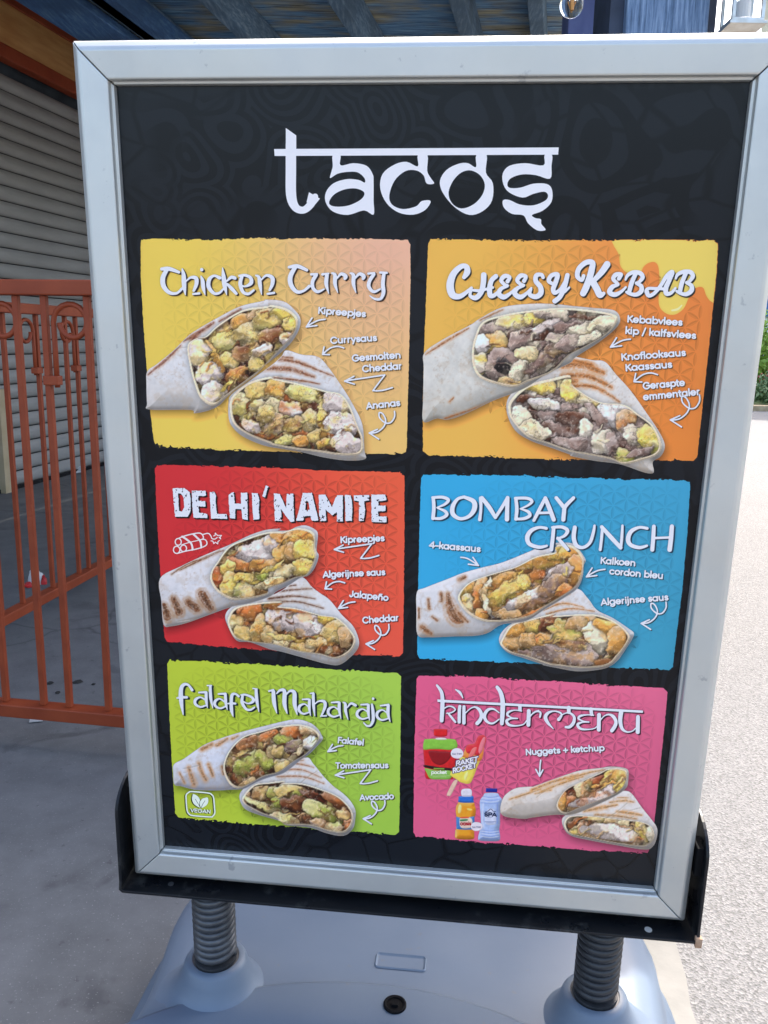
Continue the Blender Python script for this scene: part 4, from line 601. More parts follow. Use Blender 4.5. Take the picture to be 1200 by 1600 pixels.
# ---- small products on the pink panel
def paint_products():
    cv = Canvas(660, 1136, 784, 1316, .5); out = []
    def item(fn):
        cv.M[:] = -1e9; fn(); out.append((cv.C.copy(), cv.M.copy()))
    def B(s, col, sm=1, **k):
        P = smooth_closed(pts(s), 5) if sm else pts(s)
        d = dict(bev=1.5, shade=.25, noise=.05, occ=0, body=True); d.update(k); cv.blob(P, col, **d)
    def pouch():
        B('PR 100,210 130,195 300,188 460,195 505,215 520,300 500,480 470,660 440,700 300,690 130,690 110,560 90,330', (204, 38, 44), bev=4)
        B('PR 100,212 130,195 300,190 460,196 504,220 514,300 430,330 300,322 180,322 92,322', (134, 200, 74), bev=3)
        B('PR 165,345 300,350 440,360 420,440 360,500 290,520 220,490 180,430', (140, 26, 34), bev=3)
        B('PR 112,520 300,548 440,560 436,590 300,585 112,548', (44, 22, 28)); B('PR 112,560 250,585 440,595 430,690 300,700 180,690 130,610', (134, 196, 84), bev=3)
        B('PR 220,555 355,560 355,578 220,575', (120, 170, 60), sm=0)
        B('PR 262,180 360,180 380,200 300,205 245,196', (232, 232, 226)); B('PR 232,70 380,72 392,90 388,150 350,165 270,165 225,148 222,90', (214, 40, 44), bev=3)
    def lolly():
        B('PR 520,725 470,720 385,885 410,905 440,890', (226, 196, 176), bev=1.5)
        B('PR 820,145 860,155 880,200 850,300 830,400 760,560 730,640 670,750 560,735 510,700 425,640 470,560 520,470 590,380 640,270 730,250 770,170', (246, 226, 96), bev=5)
        B('PR 820,145 860,155 880,200 850,300 838,400 800,470 700,450 560,410 600,360 640,270 730,250 770,170', (240, 150, 70), bev=5, occ=0)
        B('PR 820,145 860,155 880,200 850,290 830,340 780,400 700,380 640,370 620,320 640,270 730,250 770,170', (214, 52, 64), bev=5)
        B('PR 845,170 870,190 850,280 835,330 800,380 780,340 800,250', (236, 128, 142), bev=3); B('PR 700,320 760,300 720,400 650,440', (240, 120, 120), bev=2)
        B('PR 600,660 640,600 650,640 620,710', (250, 240, 150), bev=2)
    def badge1(): B('PR 512,305 560,320 592,360 585,405 545,435 490,435 445,410 434,365 460,322', (232, 230, 242), bev=1, noise=.02)
    def badge2(): B('PR 750,1230 800,1240 832,1275 825,1315 780,1342 725,1340 690,1310 688,1265 715,1238', (232, 230, 242), bev=1, noise=.02)
    def juice():
        B('PR 540,985 710,985 735,1030 748,1080 742,1150 728,1200 722,1300 730,1400 715,1445 620,1452 505,1440 485,1400 500,1310 508,1200 495,1100 500,1040 520,1005', (240, 160, 44), bev=8, shade=.5)
        B('PR 545,1010 570,1040 560,1110 530,1120 525,1060', (250, 226, 140), bev=2); B('PR 640,1060 700,1070 690,1090 650,1085', (250, 214, 110), bev=1)
        B('PR 500,1165 600,1185 730,1160 735,1240 725,1325 620,1330 505,1320', (70, 130, 200), sm=0, bev=4); B('PR 560,1175 690,1185 700,1290 650,1310 570,1305 545,1250', (232, 214, 196), bev=2)
        B('PR 555,1200 640,1195 640,1215 560,1222', (60, 140, 90)); B('PR 560,1168 650,1165 655,1182 560,1185', (226, 96, 60))
        B('PR 490,1340 505,1345 510,1420 495,1420', (250, 210, 120), bev=2)
        B('PR 545,910 705,905 718,960 710,990 540,985 533,940', (44, 110, 206), bev=3, shade=.4); B('PR 575,825 685,822 695,905 640,915 572,905', (222, 226, 240), bev=3)
    def water():
        B('PR 870,870 1010,870 1045,910 1078,960 1060,1060 1050,1160 1050,1260 1040,1330 1052,1420 1030,1468 900,1472 790,1462 776,1420 800,1320 810,1240 805,1120 798,1040 800,960 840,905', (166, 194, 238), bev=9, shade=.5, noise=.06)
        for y in (910, 950, 990, 1330, 1360, 1395, 1430): cv.mark(pts('PR 808,%d,6 930,%d,7 1045,%d,6' % (y, y + 14, y)), 1, (92, 124, 214), .6, br=.2)
        for y in (925, 968, 1345, 1378, 1412): cv.mark(pts('PR 830,%d,5 930,%d,6 1030,%d,5' % (y, y + 14, y)), 1, (236, 242, 252), .8, br=.2)
        cv.mark(pts('PR 840,1000,14 830,1200,14 850,1300,14'), 1, (214, 228, 250), .7, br=.1); cv.mark(pts('PR 1020,1000,14 1015,1250,14'), 1, (110, 140, 226), .5, br=.1)
        B('PR 890,1080 970,1070 1000,1180 990,1260 880,1260 860,1180', (206, 220, 246), bev=2)
        B('PR 875,808 1018,812 1014,862 870,858', (24, 40, 150), sm=0, bev=2, shade=.4)
    for fn in (pouch, lolly, badge1, juice, water, badge2): item(fn)
    return cv, out
PRODN = ['red fruit pouch picture', 'rocket ice lolly picture', 'small round white badge by the pouch', 'orange juice bottle picture', 'water bottle picture', 'small round white badge between the bottles']
# ================================================================ materials
M = {}
# concrete floor under the canopy
m = mat('concrete floor', (.3, .3, .3), .82); n = N(m); v = n.coord()
f1 = n.noise(v, 1.3, 8, .6, .4); f2 = n.noise(v, 9, 8, .65); f3 = n.noise(v, 60, 5)
c = n.ramp(f1, [(.3, (.092, .093, .092)), (.55, (.128, .129, .127)), (.75, (.172, .173, .170))]); c = n.mix(.55, c, n.ramp(f2, [(.3, (.080, .081, .083)), (.65, (.15, .152, .155))]))
st = n.ramp(n.noise(n.coord((1, 1, 1), (0, 0, .6)), 5.0, 4, .5, 1.2), [(.60, (0, 0, 0)), (.70, (1, 1, 1))]); c = n.mix(n.mix(.72, (0, 0, 0), st), c, (.062, .062, .064))
sp_ = n.ramp(n.noise(v, 38, 3), [(.66, (0, 0, 0)), (.74, (1, 1, 1))]); c = n.mix(n.mix(.6, (0, 0, 0), sp_), c, (.05, .05, .05)); gr = n.ramp(n.noise(v, 240, 2), [(.64, (0, 0, 0)), (.70, (1, 1, 1))]); c = n.mix(n.mix(.45, (0, 0, 0), gr), c, (.30, .30, .29)); ck = n.new('ShaderNodeTexVoronoi', feature='DISTANCE_TO_EDGE'); ck.inputs['Scale'].default_value = .55; vv = n.new('ShaderNodeVectorMath', operation='MULTIPLY_ADD'); nn2 = n.new('ShaderNodeTexNoise'); nn2.inputs['Scale'].default_value = 6; n.lk(v, nn2.inputs['Vector']); n.lk(nn2.outputs['Color'], vv.inputs[0]); vv.inputs[1].default_value = (.12, .12, 0); n.lk(v, vv.inputs[2]); n.lk(vv.outputs[0], ck.inputs['Vector']); c = n.mix(n.ramp(ck.outputs['Distance'], [(.0015, (.55, .55, .55)), (.004, (0, 0, 0))]), c, (.04, .04, .04))
n.col(c); n.bump(f3, .25, .002); M['floor'] = m
m = mat('sunlit road aggregate', (.3, .29, .28), .9); n = N(m); v = n.coord()
vo = n.new('ShaderNodeTexVoronoi'); vo.inputs['Scale'].default_value = 230; n.lk(v, vo.inputs['Vector'])
c = n.ramp(vo.outputs['Color'], [(.15, (.108, .103, .098)), (.5, (.175, .169, .164)), (.85, (.235, .226, .219))]); c = n.mix(.22, c, n.ramp(n.noise(v, 1.6, 6), [(.35, (.14, .135, .131)), (.65, (.195, .188, .182))]))
c = n.mix(n.ramp(n.noise(v, 210, 2), [(.60, (0, 0, 0)), (.68, (.8, .8, .8))]), c, (.13, .12, .115))
n.col(c); n.bump(vo.outputs['Distance'], .5, .004); M['road'] = m
M['kerb'] = noisy('pale kerb concrete', (.17, .162, .145), (.235, .222, .198), 7, .85, .3, .003)
M['lawn'] = noisy('short lawn', (.07, .11, .025), (.14, .17, .05), 30, .9, .5, .02)
M['edging'] = noisy('tan lawn edging', (.34, .25, .14), (.46, .36, .22), 14, .9)
M['alu'] = m = mat('satin aluminium', (.60, .615, .635), .38, .65); n = N(m); v = n.coord()
c = n.ramp(n.noise(v, 4, 7, .6), [(.28, (.45, .46, .45)), (.5, (.53, .54, .52)), (.72, (.58, .59, .57))])
sc1 = n.ramp(n.noise(n.coord((1, 1, 1)), 42, 4, .7), [(.65, (0, 0, 0)), (.70, (1, 1, 1))]); c = n.mix(n.mix(.55, (0, 0, 0), sc1), c, (.28, .29, .31)); n.col(c); n.bump(n.noise(n.coord((40, 40, 4)), 30, 3), .03, .0005)
n.rgh(n.ramp(n.noise(v, 18, 4), [(.3, (.36, .36, .36)), (.7, (.5, .5, .5))]))
M['black'] = m = mat('black powder coated steel', (.012, .013, .016), .4, 0, .3); n = N(m); v = n.coord()
c = n.ramp(n.noise(v, 26, 6, .7), [(.56, (.006, .007, .009)), (.72, (.045, .045, .043))]); n.col(c); n.rgh(n.ramp(n.noise(v, 20, 4), [(.3, (.22, .22, .22)), (.7, (.5, .5, .5))])); n.bump(n.noise(v, 120, 3), .12, .001)
M['rust'] = noisy('rusted corner', (.30, .16, .09), (.42, .27, .17), 90, .8)
M['hole'] = mat('bare bolt metal', (.75, .75, .72), .35, .6)
M['spring'] = noisy('grey steel spring', (.055, .057, .062), (.11, .112, .118), 40, .38, .1, metal=.5)
M['springb'] = noisy('black rubber sleeve', (.014, .014, .016), (.03, .03, .032), 40, .42, .1)
M['base'] = m = mat('grey blue moulded plastic', (.33, .36, .41), .42); n = N(m); v = n.coord()
c = n.ramp(n.noise(v, 5, 6), [(.3, (.112, .148, .200)), (.7, (.134, .172, .224))]); d = n.ramp(n.noise(v, 70, 3, .6), [(.68, (0, 0, 0)), (.73, (1, 1, 1))]); c = n.mix(n.mix(.6, (0, 0, 0), d), c, (.15, .16, .18)); n.col(c)
n.bump(n.noise(v, 160, 3), .06, .001); n.rgh(n.ramp(n.noise(v, 9, 5), [(.3, (.36, .36, .36)), (.7, (.52, .52, .52))]))
M['cap'] = mat('black cap', (.005, .005, .006), .7, 0, .1)
M['orange'] = m = mat('orange painted steel', (.40, .105, .045), .5, 0, .3); n = N(m); v = n.coord(); c = n.ramp(n.noise(v, 12, 6), [(.3, (.22, .037, .012)), (.7, (.30, .056, .018))]); n.col(c); n.bump(n.noise(v, 90, 4), .12, .001)
M['slat'] = m = mat('grey shutter slat', (.30, .30, .30), .5); n = N(m); v = n.coord((1, 1, 6)); n.col(n.ramp(n.noise(v, 2.5, 6), [(.3, (.26, .255, .243)), (.7, (.33, .325, .312))]))
M['tan'] = noisy('tan painted jamb', (.42, .33, .2), (.5, .4, .26), 8)
M['fascia'] = m = mat('brown timber fascia', (.30, .14, .05), .6); n = N(m); v = n.coord((6, .5, 10)); n.col(n.ramp(n.noise(v, 3, 6), [(.3, (.60, .27, .085)), (.7, (.76, .42, .16))]))
M['redtrim'] = noisy('dark red trim', (.30, .050, .018), (.38, .075, .028), 6, .5)
def stain(name, a, b, c3, sx, rot=0):
    m = mat(name, a, .75); n = N(m); v = n.coord(sx, (0, 0, rot)); f = n.noise(v, 9, 8, .7); g = n.noise(n.coord((1, 1, 1)), 3.2, 5)
    c = n.ramp(f, [(.32, a), (.5, b), (.68, c3)]); c = n.mix(n.ramp(g, [(.4, (0, 0, 0)), (.62, (.7, .7, .7))]), c, [q * .5 for q in b]); n.col(c); n.bump(f, .3, .003); return m
ANG = math.atan2(.2, .98)
M['board'] = m = mat('blue stained roof board', (.05, .1, .2), .7); n = N(m); v = n.coord((.8, 14, 14), (0, 0, ANG))
f = n.noise(v, 7, 6, .6); g = n.noise(n.coord((1.2, 3, 1), (0, 0, ANG)), 2.6, 4)
c = n.ramp(f, [(.35, (.035, .085, .16)), (.5, (.085, .20, .36)), (.68, (.20, .38, .52))]); c = n.mix(n.ramp(g, [(.42, (0, 0, 0)), (.6, (.85, .85, .85))]), c, n.ramp(f, [(.35, (.12, .11, .07)), (.66, (.40, .35, .19))])); n.col(c); n.bump(f, .5, .005)
M['rafter'] = stain('blue grey rafter timber', (.05, .10, .17), (.10, .18, .27), (.26, .35, .43), (8, .7, 8), ANG)
M['ledger'] = stain('dark blue plank', (.025, .075, .19), (.045, .13, .30), (.12, .25, .40), (8, .7, 8), ANG)
M['post'] = m = mat('weathered blue grey post', (.2, .25, .35), .8); n = N(m); v = n.coord((22, 22, 1.1)); f = n.noise(v, 6, 8, .7)
c = n.ramp(f, [(.30, (.03, .055, .10)), (.45, (.10, .165, .27)), (.58, (.20, .29, .43)), (.72, (.36, .45, .56))]); kn = n.new('ShaderNodeTexVoronoi'); kn.inputs['Scale'].default_value = 5; n.lk(n.coord((1, 1, .7)), kn.inputs['Vector'])
c = n.mix(n.ramp(kn.outputs['Distance'], [(.04, (.8, .8, .8)), (.10, (0, 0, 0))]), c, (.04, .06, .10)); n.col(c); n.bump(f, .6, .004)
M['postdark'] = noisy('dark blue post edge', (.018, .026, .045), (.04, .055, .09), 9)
M['bluepost'] = noisy('painted blue post', (.075, .10, .26), (.11, .14, .32), 6, .55, stretch=(4, 4, 1))
M['wall'] = noisy('cream rendered wall', (.62, .54, .36), (.7, .62, .44), 4)
M['white'] = noisy('white rendered wall', (.72, .72, .70), (.78, .78, .76), 4)
M['darkwall'] = noisy('dark plank wall', (.03, .04, .05), (.06, .08, .1), 5)
def leafy(name, a, b):
    m = mat(name, a, .6); n = N(m); oi = n.new('ShaderNodeNewGeometry'); n.col(n.ramp(oi.outputs['Random Per Island'], [(0, a), (1, b)])); m.node_tree.nodes['Principled BSDF'].inputs['Subsurface Weight'].default_value = 0; return m
M['leaf1'] = leafy('bright leaves', (.16, .30, .03), (.40, .55, .10)); M['leaf2'] = leafy('mixed leaves', (.05, .12, .03), (.20, .26, .10)); M['leaf3'] = leafy('red flowers', (.40, .03, .05), (.5, .10, .12))
M['bark'] = noisy('bark', (.08, .06, .04), (.14, .1, .07), 12)
M['glass'] = m = mat('clear bulb glass', (1, 1, 1), .03); m.node_tree.nodes['Principled BSDF'].inputs['Transmission Weight'].default_value = 1; m.node_tree.nodes['Principled BSDF'].inputs['IOR'].default_value = 1.3
M['fil'] = mat('amber filament support', (.5, .22, .05), .4, .5); M['tin'] = noisy('galvanised tin', (.42, .38, .32), (.62, .60, .56), 18, .28, .2, metal=.85)
M['wire'] = mat('black cable', (.015, .015, .015), .6); M['window'] = mat('window glass', (.05, .07, .09), .08); M['bluesign'] = mat('blue enamel', (.04, .16, .42), .4)
M['litter'] = noisy('white wrapper', (.5, .5, .5), (.65, .65, .65), 20, .4); M['litterred'] = mat('red wrapper print', (.55, .03, .03), .4); M['debris'] = noisy('dark dried leaf', (.012, .012, .012), (.03, .028, .025), 30, .9); M['paper'] = mat('paper scrap', (.42, .42, .42), .8)
# printed inks: colour of the print only
M['print'] = m = mat('printed ink', (.5, .5, .5), .32, 0, .22); n = N(m); a = n.new('ShaderNodeAttribute', attribute_name='ink'); n.col(a.outputs['Color'])
M['sheet'] = m = mat('printed black sheet with henna pattern', (.02, .02, .02), .26, 0, .2); n = N(m); v = n.coord((1, 1, 1))
ns = n.new('ShaderNodeTexNoise'); ns.inputs['Scale'].default_value = 9; ns.inputs['Detail'].default_value = 1; n.lk(v, ns.inputs['Vector'])
vm = n.new('ShaderNodeVectorMath', operation='MULTIPLY_ADD'); n.lk(ns.outputs['Color'], vm.inputs[0]); vm.inputs[1].default_value = (.09, .09, .09); n.lk(v, vm.inputs[2])
outs = []
for scl, fr in ((9.5, 30), (17, 40)):
    vo = n.new('ShaderNodeTexVoronoi'); vo.inputs['Scale'].default_value = scl; n.lk(vm.outputs[0], vo.inputs['Vector'])
    sn = n.new('ShaderNodeMath', operation='MULTIPLY'); n.lk(vo.outputs['Distance'], sn.inputs[0]); sn.inputs[1].default_value = fr
    s2 = n.new('ShaderNodeMath', operation='SINE'); n.lk(sn.outputs[0], s2.inputs[0]); outs.append(s2.outputs[0])
w1 = n.new('ShaderNodeTexVoronoi', feature='DISTANCE_TO_EDGE'); w1.inputs['Scale'].default_value = 24; n.lk(vm.outputs[0], w1.inputs['Vector'])
c1 = n.ramp(outs[0], [(.0, (0, 0, 0)), (.12, (1, 1, 1))]); c2 = n.ramp(outs[1], [(.0, (0, 0, 0)), (.12, (1, 1, 1))]); c3 = n.ramp(w1.outputs['Distance'], [(.02, (0, 0, 0)), (.06, (1, 1, 1))])
q = n.mix(n.ramp(n.noise(v, 6, 1), [(.48, (0, 0, 0)), (.52, (1, 1, 1))]), n.mix(1, c1, c3, 'MULTIPLY'), c3)
q = n.mix(n.ramp(n.noise(v, 4, 1), [(.52, (0, 0, 0)), (.55, (1, 1, 1))]), q, c2)
n.col(n.mix(q, (.0050, .0058, .0078), (.0095, .0112, .0148)))
INK = np.array((.86, .80, .785)) / lin((.863, .918, .969))
# ================================================================ ground
def sheet_poly(name, P, z, mt, th=.0):
    V = [(x, y, z) for x, y in P]; return mk(name, V, [tuple(range(len(P)))], None, M[mt], kind='structure')
U2 = np.array([.198, .980])
sheet_poly('ground', [(-60, -40), (60, -40), (60, 200), (-60, 200)], -.035, 'road')
kx = lambda y, o=0: .474 + (y - 1.049) * .165 + o
mb = MB(); V = [(-9, -3, 0), (kx(-3, -.17), -3, 0), (kx(9, -.17), 9, 0), (-9, 9, 0)]
mb.add([*V, *[(x, y, -.03) for x, y, z in V]], [(0, 1, 2, 3), (4, 7, 6, 5), (0, 4, 5, 1), (1, 5, 6, 2), (2, 6, 7, 3), (3, 7, 4, 0)]); mb.obj('concrete_floor', None, M['floor'], kind='structure')
mb = MB(); rs = random.Random(3); ys = [-3 + i * .06 for i in range(201)]; V = []; F = []
for y in ys:
    e = (rs.random() - .5) * .006; V += [(kx(y, -.167), y, .0), (kx(y, e), y, .001), (kx(y, e), y, -.03)]
for i in range(200): a = i * 3; F += [(a, a + 1, a + 4, a + 3), (a + 1, a + 2, a + 5, a + 4)]
mk('kerb', V, F, None, M['kerb'], kind='structure')
sheet_poly('road', [(kx(-12, -.01), -12), (60, -12), (60, 13.0), (kx(13, -.01), 13.0)], -.012, 'road')
mb = MB(); mb.box((9, 13.1, .02), (6, 0, 0), (0, .12, 0), (0, 0, .05)); mb.obj('lawn_edging', None, M['edging'], kind='structure')
sheet_poly('lawn', [(3, 13.2), (60, 13.2), (60, 60), (3, 60)], .03, 'lawn')
# ================================================================ shop front with roller shutters
nb = np.array([.98, -.198, 0]); ub = np.array([.198, .98, 0]); wb = np.array([-2.395, 5.164, 0])
shop = empty('shop_front', (-2.6, 5, 0), 'shop front closed by grey roller shutters under an orange brown fascia, behind the railings', 'shop')
mb = MB(); mb.box(wb + ub * 2 - nb * .22 + np.array([0, 0, 1.9]), ub * 6.5, nb * .1, (0, 0, 1.9)); mb.obj('wall', shop, M['darkwall'])
A0, L = -4.2, 11.0; SP = .092; nsl = int(2.56 / SP)
prof = [(0, .0), (.011, .004), (.021, .016), (.026, .036), (.024, .056), (.016, .074), (.004, .086)]
V = []
for e in (0, 1):
    for (d, z) in prof: V.append(ub * (L * e) + nb * d + np.array([0, 0, z]))
k = len(prof); Fc = [(i, i + k, i + 1 + k, i + 1)[::-1] for i in range(k - 1)]
me = bpy.data.meshes.new('slat'); me.from_pydata([tuple(v) for v in V], [], Fc); me.update(); me.polygons.foreach_set('use_smooth', [True] * len(me.polygons)); me.materials.append(M['slat'])
for i in range(nsl):
    o = link('slat', me, shop); p = wb + ub * A0 + np.array([0, 0, .02 + i * SP]); o.location = Vector(p) - Vector(shop.location)
mb = MB(); mb.box(wb + ub * (A0 + L / 2) + nb * .01 + np.array([0, 0, .012]), ub * L / 2, nb * .02, (0, 0, .012)); mb.obj('bottom_rail', shop, M['black'])
mb = MB(); mb.box(wb + ub * -.03 + nb * .045 + np.array([0, 0, .32]), ub * .05, nb * .02, (0, 0, .32)); mb.obj('door_jamb', shop, M['tan'])
for nm, z0, z1, d, mt in (('fascia_trim', 2.565, 2.645, .075, 'redtrim'), ('fascia_board', 2.645, 2.885, .06, 'fascia'), ('fascia_trim', 2.885, 2.965, .075, 'redtrim')):
    mb = MB(); mb.box(wb + ub * 1.3 + nb * (d / 2) + np.array([0, 0, (z0 + z1) / 2]), ub * 5.5, nb * d / 2, (0, 0, (z1 - z0) / 2)); bevel(mb.obj(nm, shop, M[mt]), .004)
mb = MB(); mb.box(wb + ub * 1.3 + nb * .42 + np.array([0, 0, 3.02]), ub * 5.6, nb * .55, (0, 0, .03)); mb.obj('added_shade_deck', shop, M['darkwall'])  # deck added to keep sun and sky light off the shutters
mb = MB(); mb.box(wb + ub * 1.3 + nb * .93 + np.array([0, 0, 2.80]), ub * 5.6, nb * .012, (0, 0, .19)); mb.obj('added_sun_board', shop, M['darkwall'])  # closing board added to block sun leaking onto the floor
# ================================================================ canopy
can = empty('timber_canopy', (0, 3, 0), 'blue stained timber canopy roof with rafters and a weathered post, above and behind the sign', 'canopy')
RZ = 2.4
def R3(a, b, z=RZ): # a across (m along nb), b along ub from origin point
    return np.array([0, 0, z]) + nb * a + ub * b
def ra(x, y): return x * .98 - y * .198
rafters = [((-.861 - .766) / 2, 3.963), ((-.286 - .223) / 2, 3.94), ((.228 + .307) / 2, 3.915)]
ras = [ra(*q) for q in rafters]; stp = .47
ra_all = [ras[0] - stp, ras[0], ras[1], ras[2], ras[2] + .33, ras[0] - 2 * stp - .12, ras[0] - 3 * stp - .1]
for a in ra_all[:5]:
    mb = MB(); mb.box(R3(a, 4.6, RZ + .075), nb * .034, ub * 2.35, (0, 0, .075)); bevel(mb.obj('rafter', can, M['rafter']), .004)
mb = MB(); mb.box(R3(ra(-1.50, 4.0) - .02, 4.6, RZ + .02), nb * .13, ub * 2.35, (0, 0, .02)); bevel(mb.obj('ledger_board', can, M['ledger']), .003)
mb = MB(); mb.box(R3(ra(-1.28, 4.0) + .02, 4.6, RZ + .05), nb * .055, ub * 2.35, (0, 0, .05)); bevel(mb.obj('rafter', can, M['ledger']), .003)
rb = random.Random(5); RXR = .50
me = None
for i in range(30):
    b = 2.33 + i * .155
    mb = MB(); a0, a1 = -2.43, RXR; mb.box(R3((a0 + a1) / 2, b, RZ + .168 + rb.uniform(0, .003)), nb * (a1 - a0) / 2, ub * .0755, (0, 0, .012)); mb.obj('roof_board', can, M['board'])
mb = MB(); mb.box(R3(-.95, 4.6, RZ + .215), nb * 1.45, ub * 2.36, (0, 0, .02)); mb.obj('roof_deck', can, M['darkwall'])
def wpt(px, py, y):
    d = np.array([(px - 600) / F_PX, (py - 800) / F_PX, 1.]) @ RWC; return np.array([0, 0, CAM_H]) + d * (y / d[1])
# posts, measured where they stand
pa, pb = wpt(979, 30, 2.35), wpt(1108, 30, 2.35); cx = (pa[0] + pb[0]) / 2; hw = (pb[0] - pa[0]) / 2
mb = MB(); mb.box((cx, 2.35 + hw, 1.25), (hw, 0, 0), (0, hw, 0), (0, 0, 1.25)); bevel(mb.obj('post', can, M['post'], label='weathered blue grey square post'), .006)
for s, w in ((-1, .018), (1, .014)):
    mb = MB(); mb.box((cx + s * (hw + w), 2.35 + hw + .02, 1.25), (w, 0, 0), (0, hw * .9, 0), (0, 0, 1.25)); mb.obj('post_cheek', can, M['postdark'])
pa, pb = wpt(888, 30, 3.3), wpt(938, 30, 3.3); mb = MB(); mb.box(((pa[0] + pb[0]) / 2, 3.36, 1.2), ((pb[0] - pa[0]) / 2, 0, 0), (0, .06, 0), (0, 0, 1.2)); bevel(mb.obj('post', can, M['bluepost'], label='slim painted blue post'), .004)
mb = MB(); mb.box((-.6, 7.6, 1.3), (2.6, .3, 0), (-.02, .05, 0), (0, 0, 1.3)); mb.obj('back_wall', can, M['darkwall'])
# ================================================================ railings
def rail_run(name, P0, D, ln, zb, zt, bars, canes, label, hook=1):
    """P0 start on the ground, D unit direction, bars/canes = distances along it"""
    g = empty(name, (P0[0], P0[1], 0), label, 'railing', 'orange steel railings by the shutters'); D = np.array([D[0], D[1], 0.]); D /= np.linalg.norm(D); Nn = np.array([-D[1], D[0], 0]); P0 = np.array([P0[0], P0[1], 0.]); Z = np.array([0, 0, 1.])
    c = P0 + D * ln / 2
    for z, h, w in ((zt, .016, .02), (zb, .016, .02)):
        mb = MB(); mb.box(c + Z * z, D * ln / 2, Nn * w, Z * h); bevel(mb.obj('rail', g, M['orange']), .003)
    hb = (zt - zb) / 2 - .0165
    mb = MB(); mb.box((0, 0, 0), D * .0068, Nn * .0068, Z * hb); me0 = None
    for t in bars + canes:
        p = P0 + D * t + Z * (zb + zt) / 2
        if me0 is None: o = mb.obj('bar', g, M['orange']); me0 = o.data; bz = org(g); o.data.transform(Matrix.Translation(bz)); bevel(o, .0015)
        else: o = link('bar', me0, g); bevel(o, .0015)
        o.location = Vector(p) - Vector(g.location)
    mes = mec = None
    for t in canes:
        p = P0 + D * (t + .019 * hook) - Nn * 0
        if mes is None:
            P = [(0, 0, -.20), (0, 0, -.1), (0, 0, -.055)]; r = .038
            cx_ = .042; P = [Z * -.19, Z * -.10, Z * -.058]
            for k in range(0, 19):
                a = math.radians(180 - k * 20); rr = r * (1.12 - .022 * k); P.append(D * hook * (cx_ + rr * math.cos(a)) + Z * (-.052 + rr * math.sin(a)))
            mb = MB(); mb.tube(P, .0062, 8); o = mb.obj('scroll', g, M['orange'], smooth=True); mes = o.data; mes.transform(Matrix.Translation(org(g)))
            mb = MB(); mb.box((0, 0, 0), D * .017, Nn * .012, Z * .010); o2 = mb.obj('collar', g, M['orange']); mec = o2.data; mec.transform(Matrix.Translation(org(g))); bevel(o2, .002)
        else: o = link('scroll', mes, g); o2 = link('collar', mec, g); bevel(o2, .002)
        o.location = Vector(p + Z * (zt - .02)) - Vector(g.location); o2.location = Vector(p - D * .010 * hook + Z * (zt - .195)) - Vector(g.location)
    return g
def gpt(px, py, z=0.):
    d = np.array([(px - 600) / F_PX, (py - 800) / F_PX, 1.]) @ RWC; return np.array([0, 0, CAM_H]) + d * ((z - CAM_H) / d[2])
ZB = .10
f0, f1 = gpt(0, 1104, ZB), gpt(195, 1122, ZB); D = (f1 - f0) / np.linalg.norm(f1 - f0)
def along(px, py): q = gpt(px, py, ZB); return float((q - f0) @ D)
bb = [along(p, 1104 + p * .09) for p in (11, 70, 110, 171)]; per = bb[2] - bb[0]
s0 = -.35; lnf = .95
bars = [bb[1] - s0 - per * 1, bb[1] - s0, bb[3] - s0, bb[3] - s0 + per * 1, bb[3] - s0 + per * 2]; canes = [bb[0] - s0, bb[2] - s0, bb[2] - s0 + per, bb[2] - s0 + 2 * per, bb[0] - s0 - per]
q0 = f0 + D * s0; qt = wpt(70, 450, float(f0[1] + D[1] * .12)); ZT = float(qt[2])
rail_run('railing', q0[:2], D[:2], lnf, ZB, ZT, bars, canes, 'orange steel railing with scroll tops running across beside the sign frame, nearer one')
r0, r1 = gpt(5, 967, ZB), gpt(175, 875, ZB); D2 = (r1 - r0) / np.linalg.norm(r1 - r0); s2 = -.75
def along2(px, py):
    d = np.array([(px - 600) / F_PX, (py - 800) / F_PX, 1.]) @ RWC; nn = np.array([D2[1], -D2[0], 0]); o = np.array([0, 0, CAM_H]); q = o + d * (((r0 - o) @ nn) / (d @ nn)); return float((q - r0) @ D2)
b2 = [along2(*q) for q in ((36, 945), (83, 920), (124, 900), (139, 890), (174, 873), (3, 965))]
bars2 = [b2[0] - s2, b2[2] - s2, b2[4] - s2, b2[4] - s2 + .25, b2[4] - s2 + .5]; canes2 = [b2[1] - s2, b2[3] - s2, b2[5] - s2, b2[4] - s2 + .13, b2[4] - s2 + .37, b2[5] - s2 - .13, b2[5] - s2 - .37]; bars2.append(b2[5] - s2 - .25)
rail_run('railing', (r0 + D2 * s2)[:2], D2[:2], 2.3, ZB, ZT - .02, bars2, canes2, 'orange steel railing with scroll tops running away towards the shutters, farther one', hook=-1)
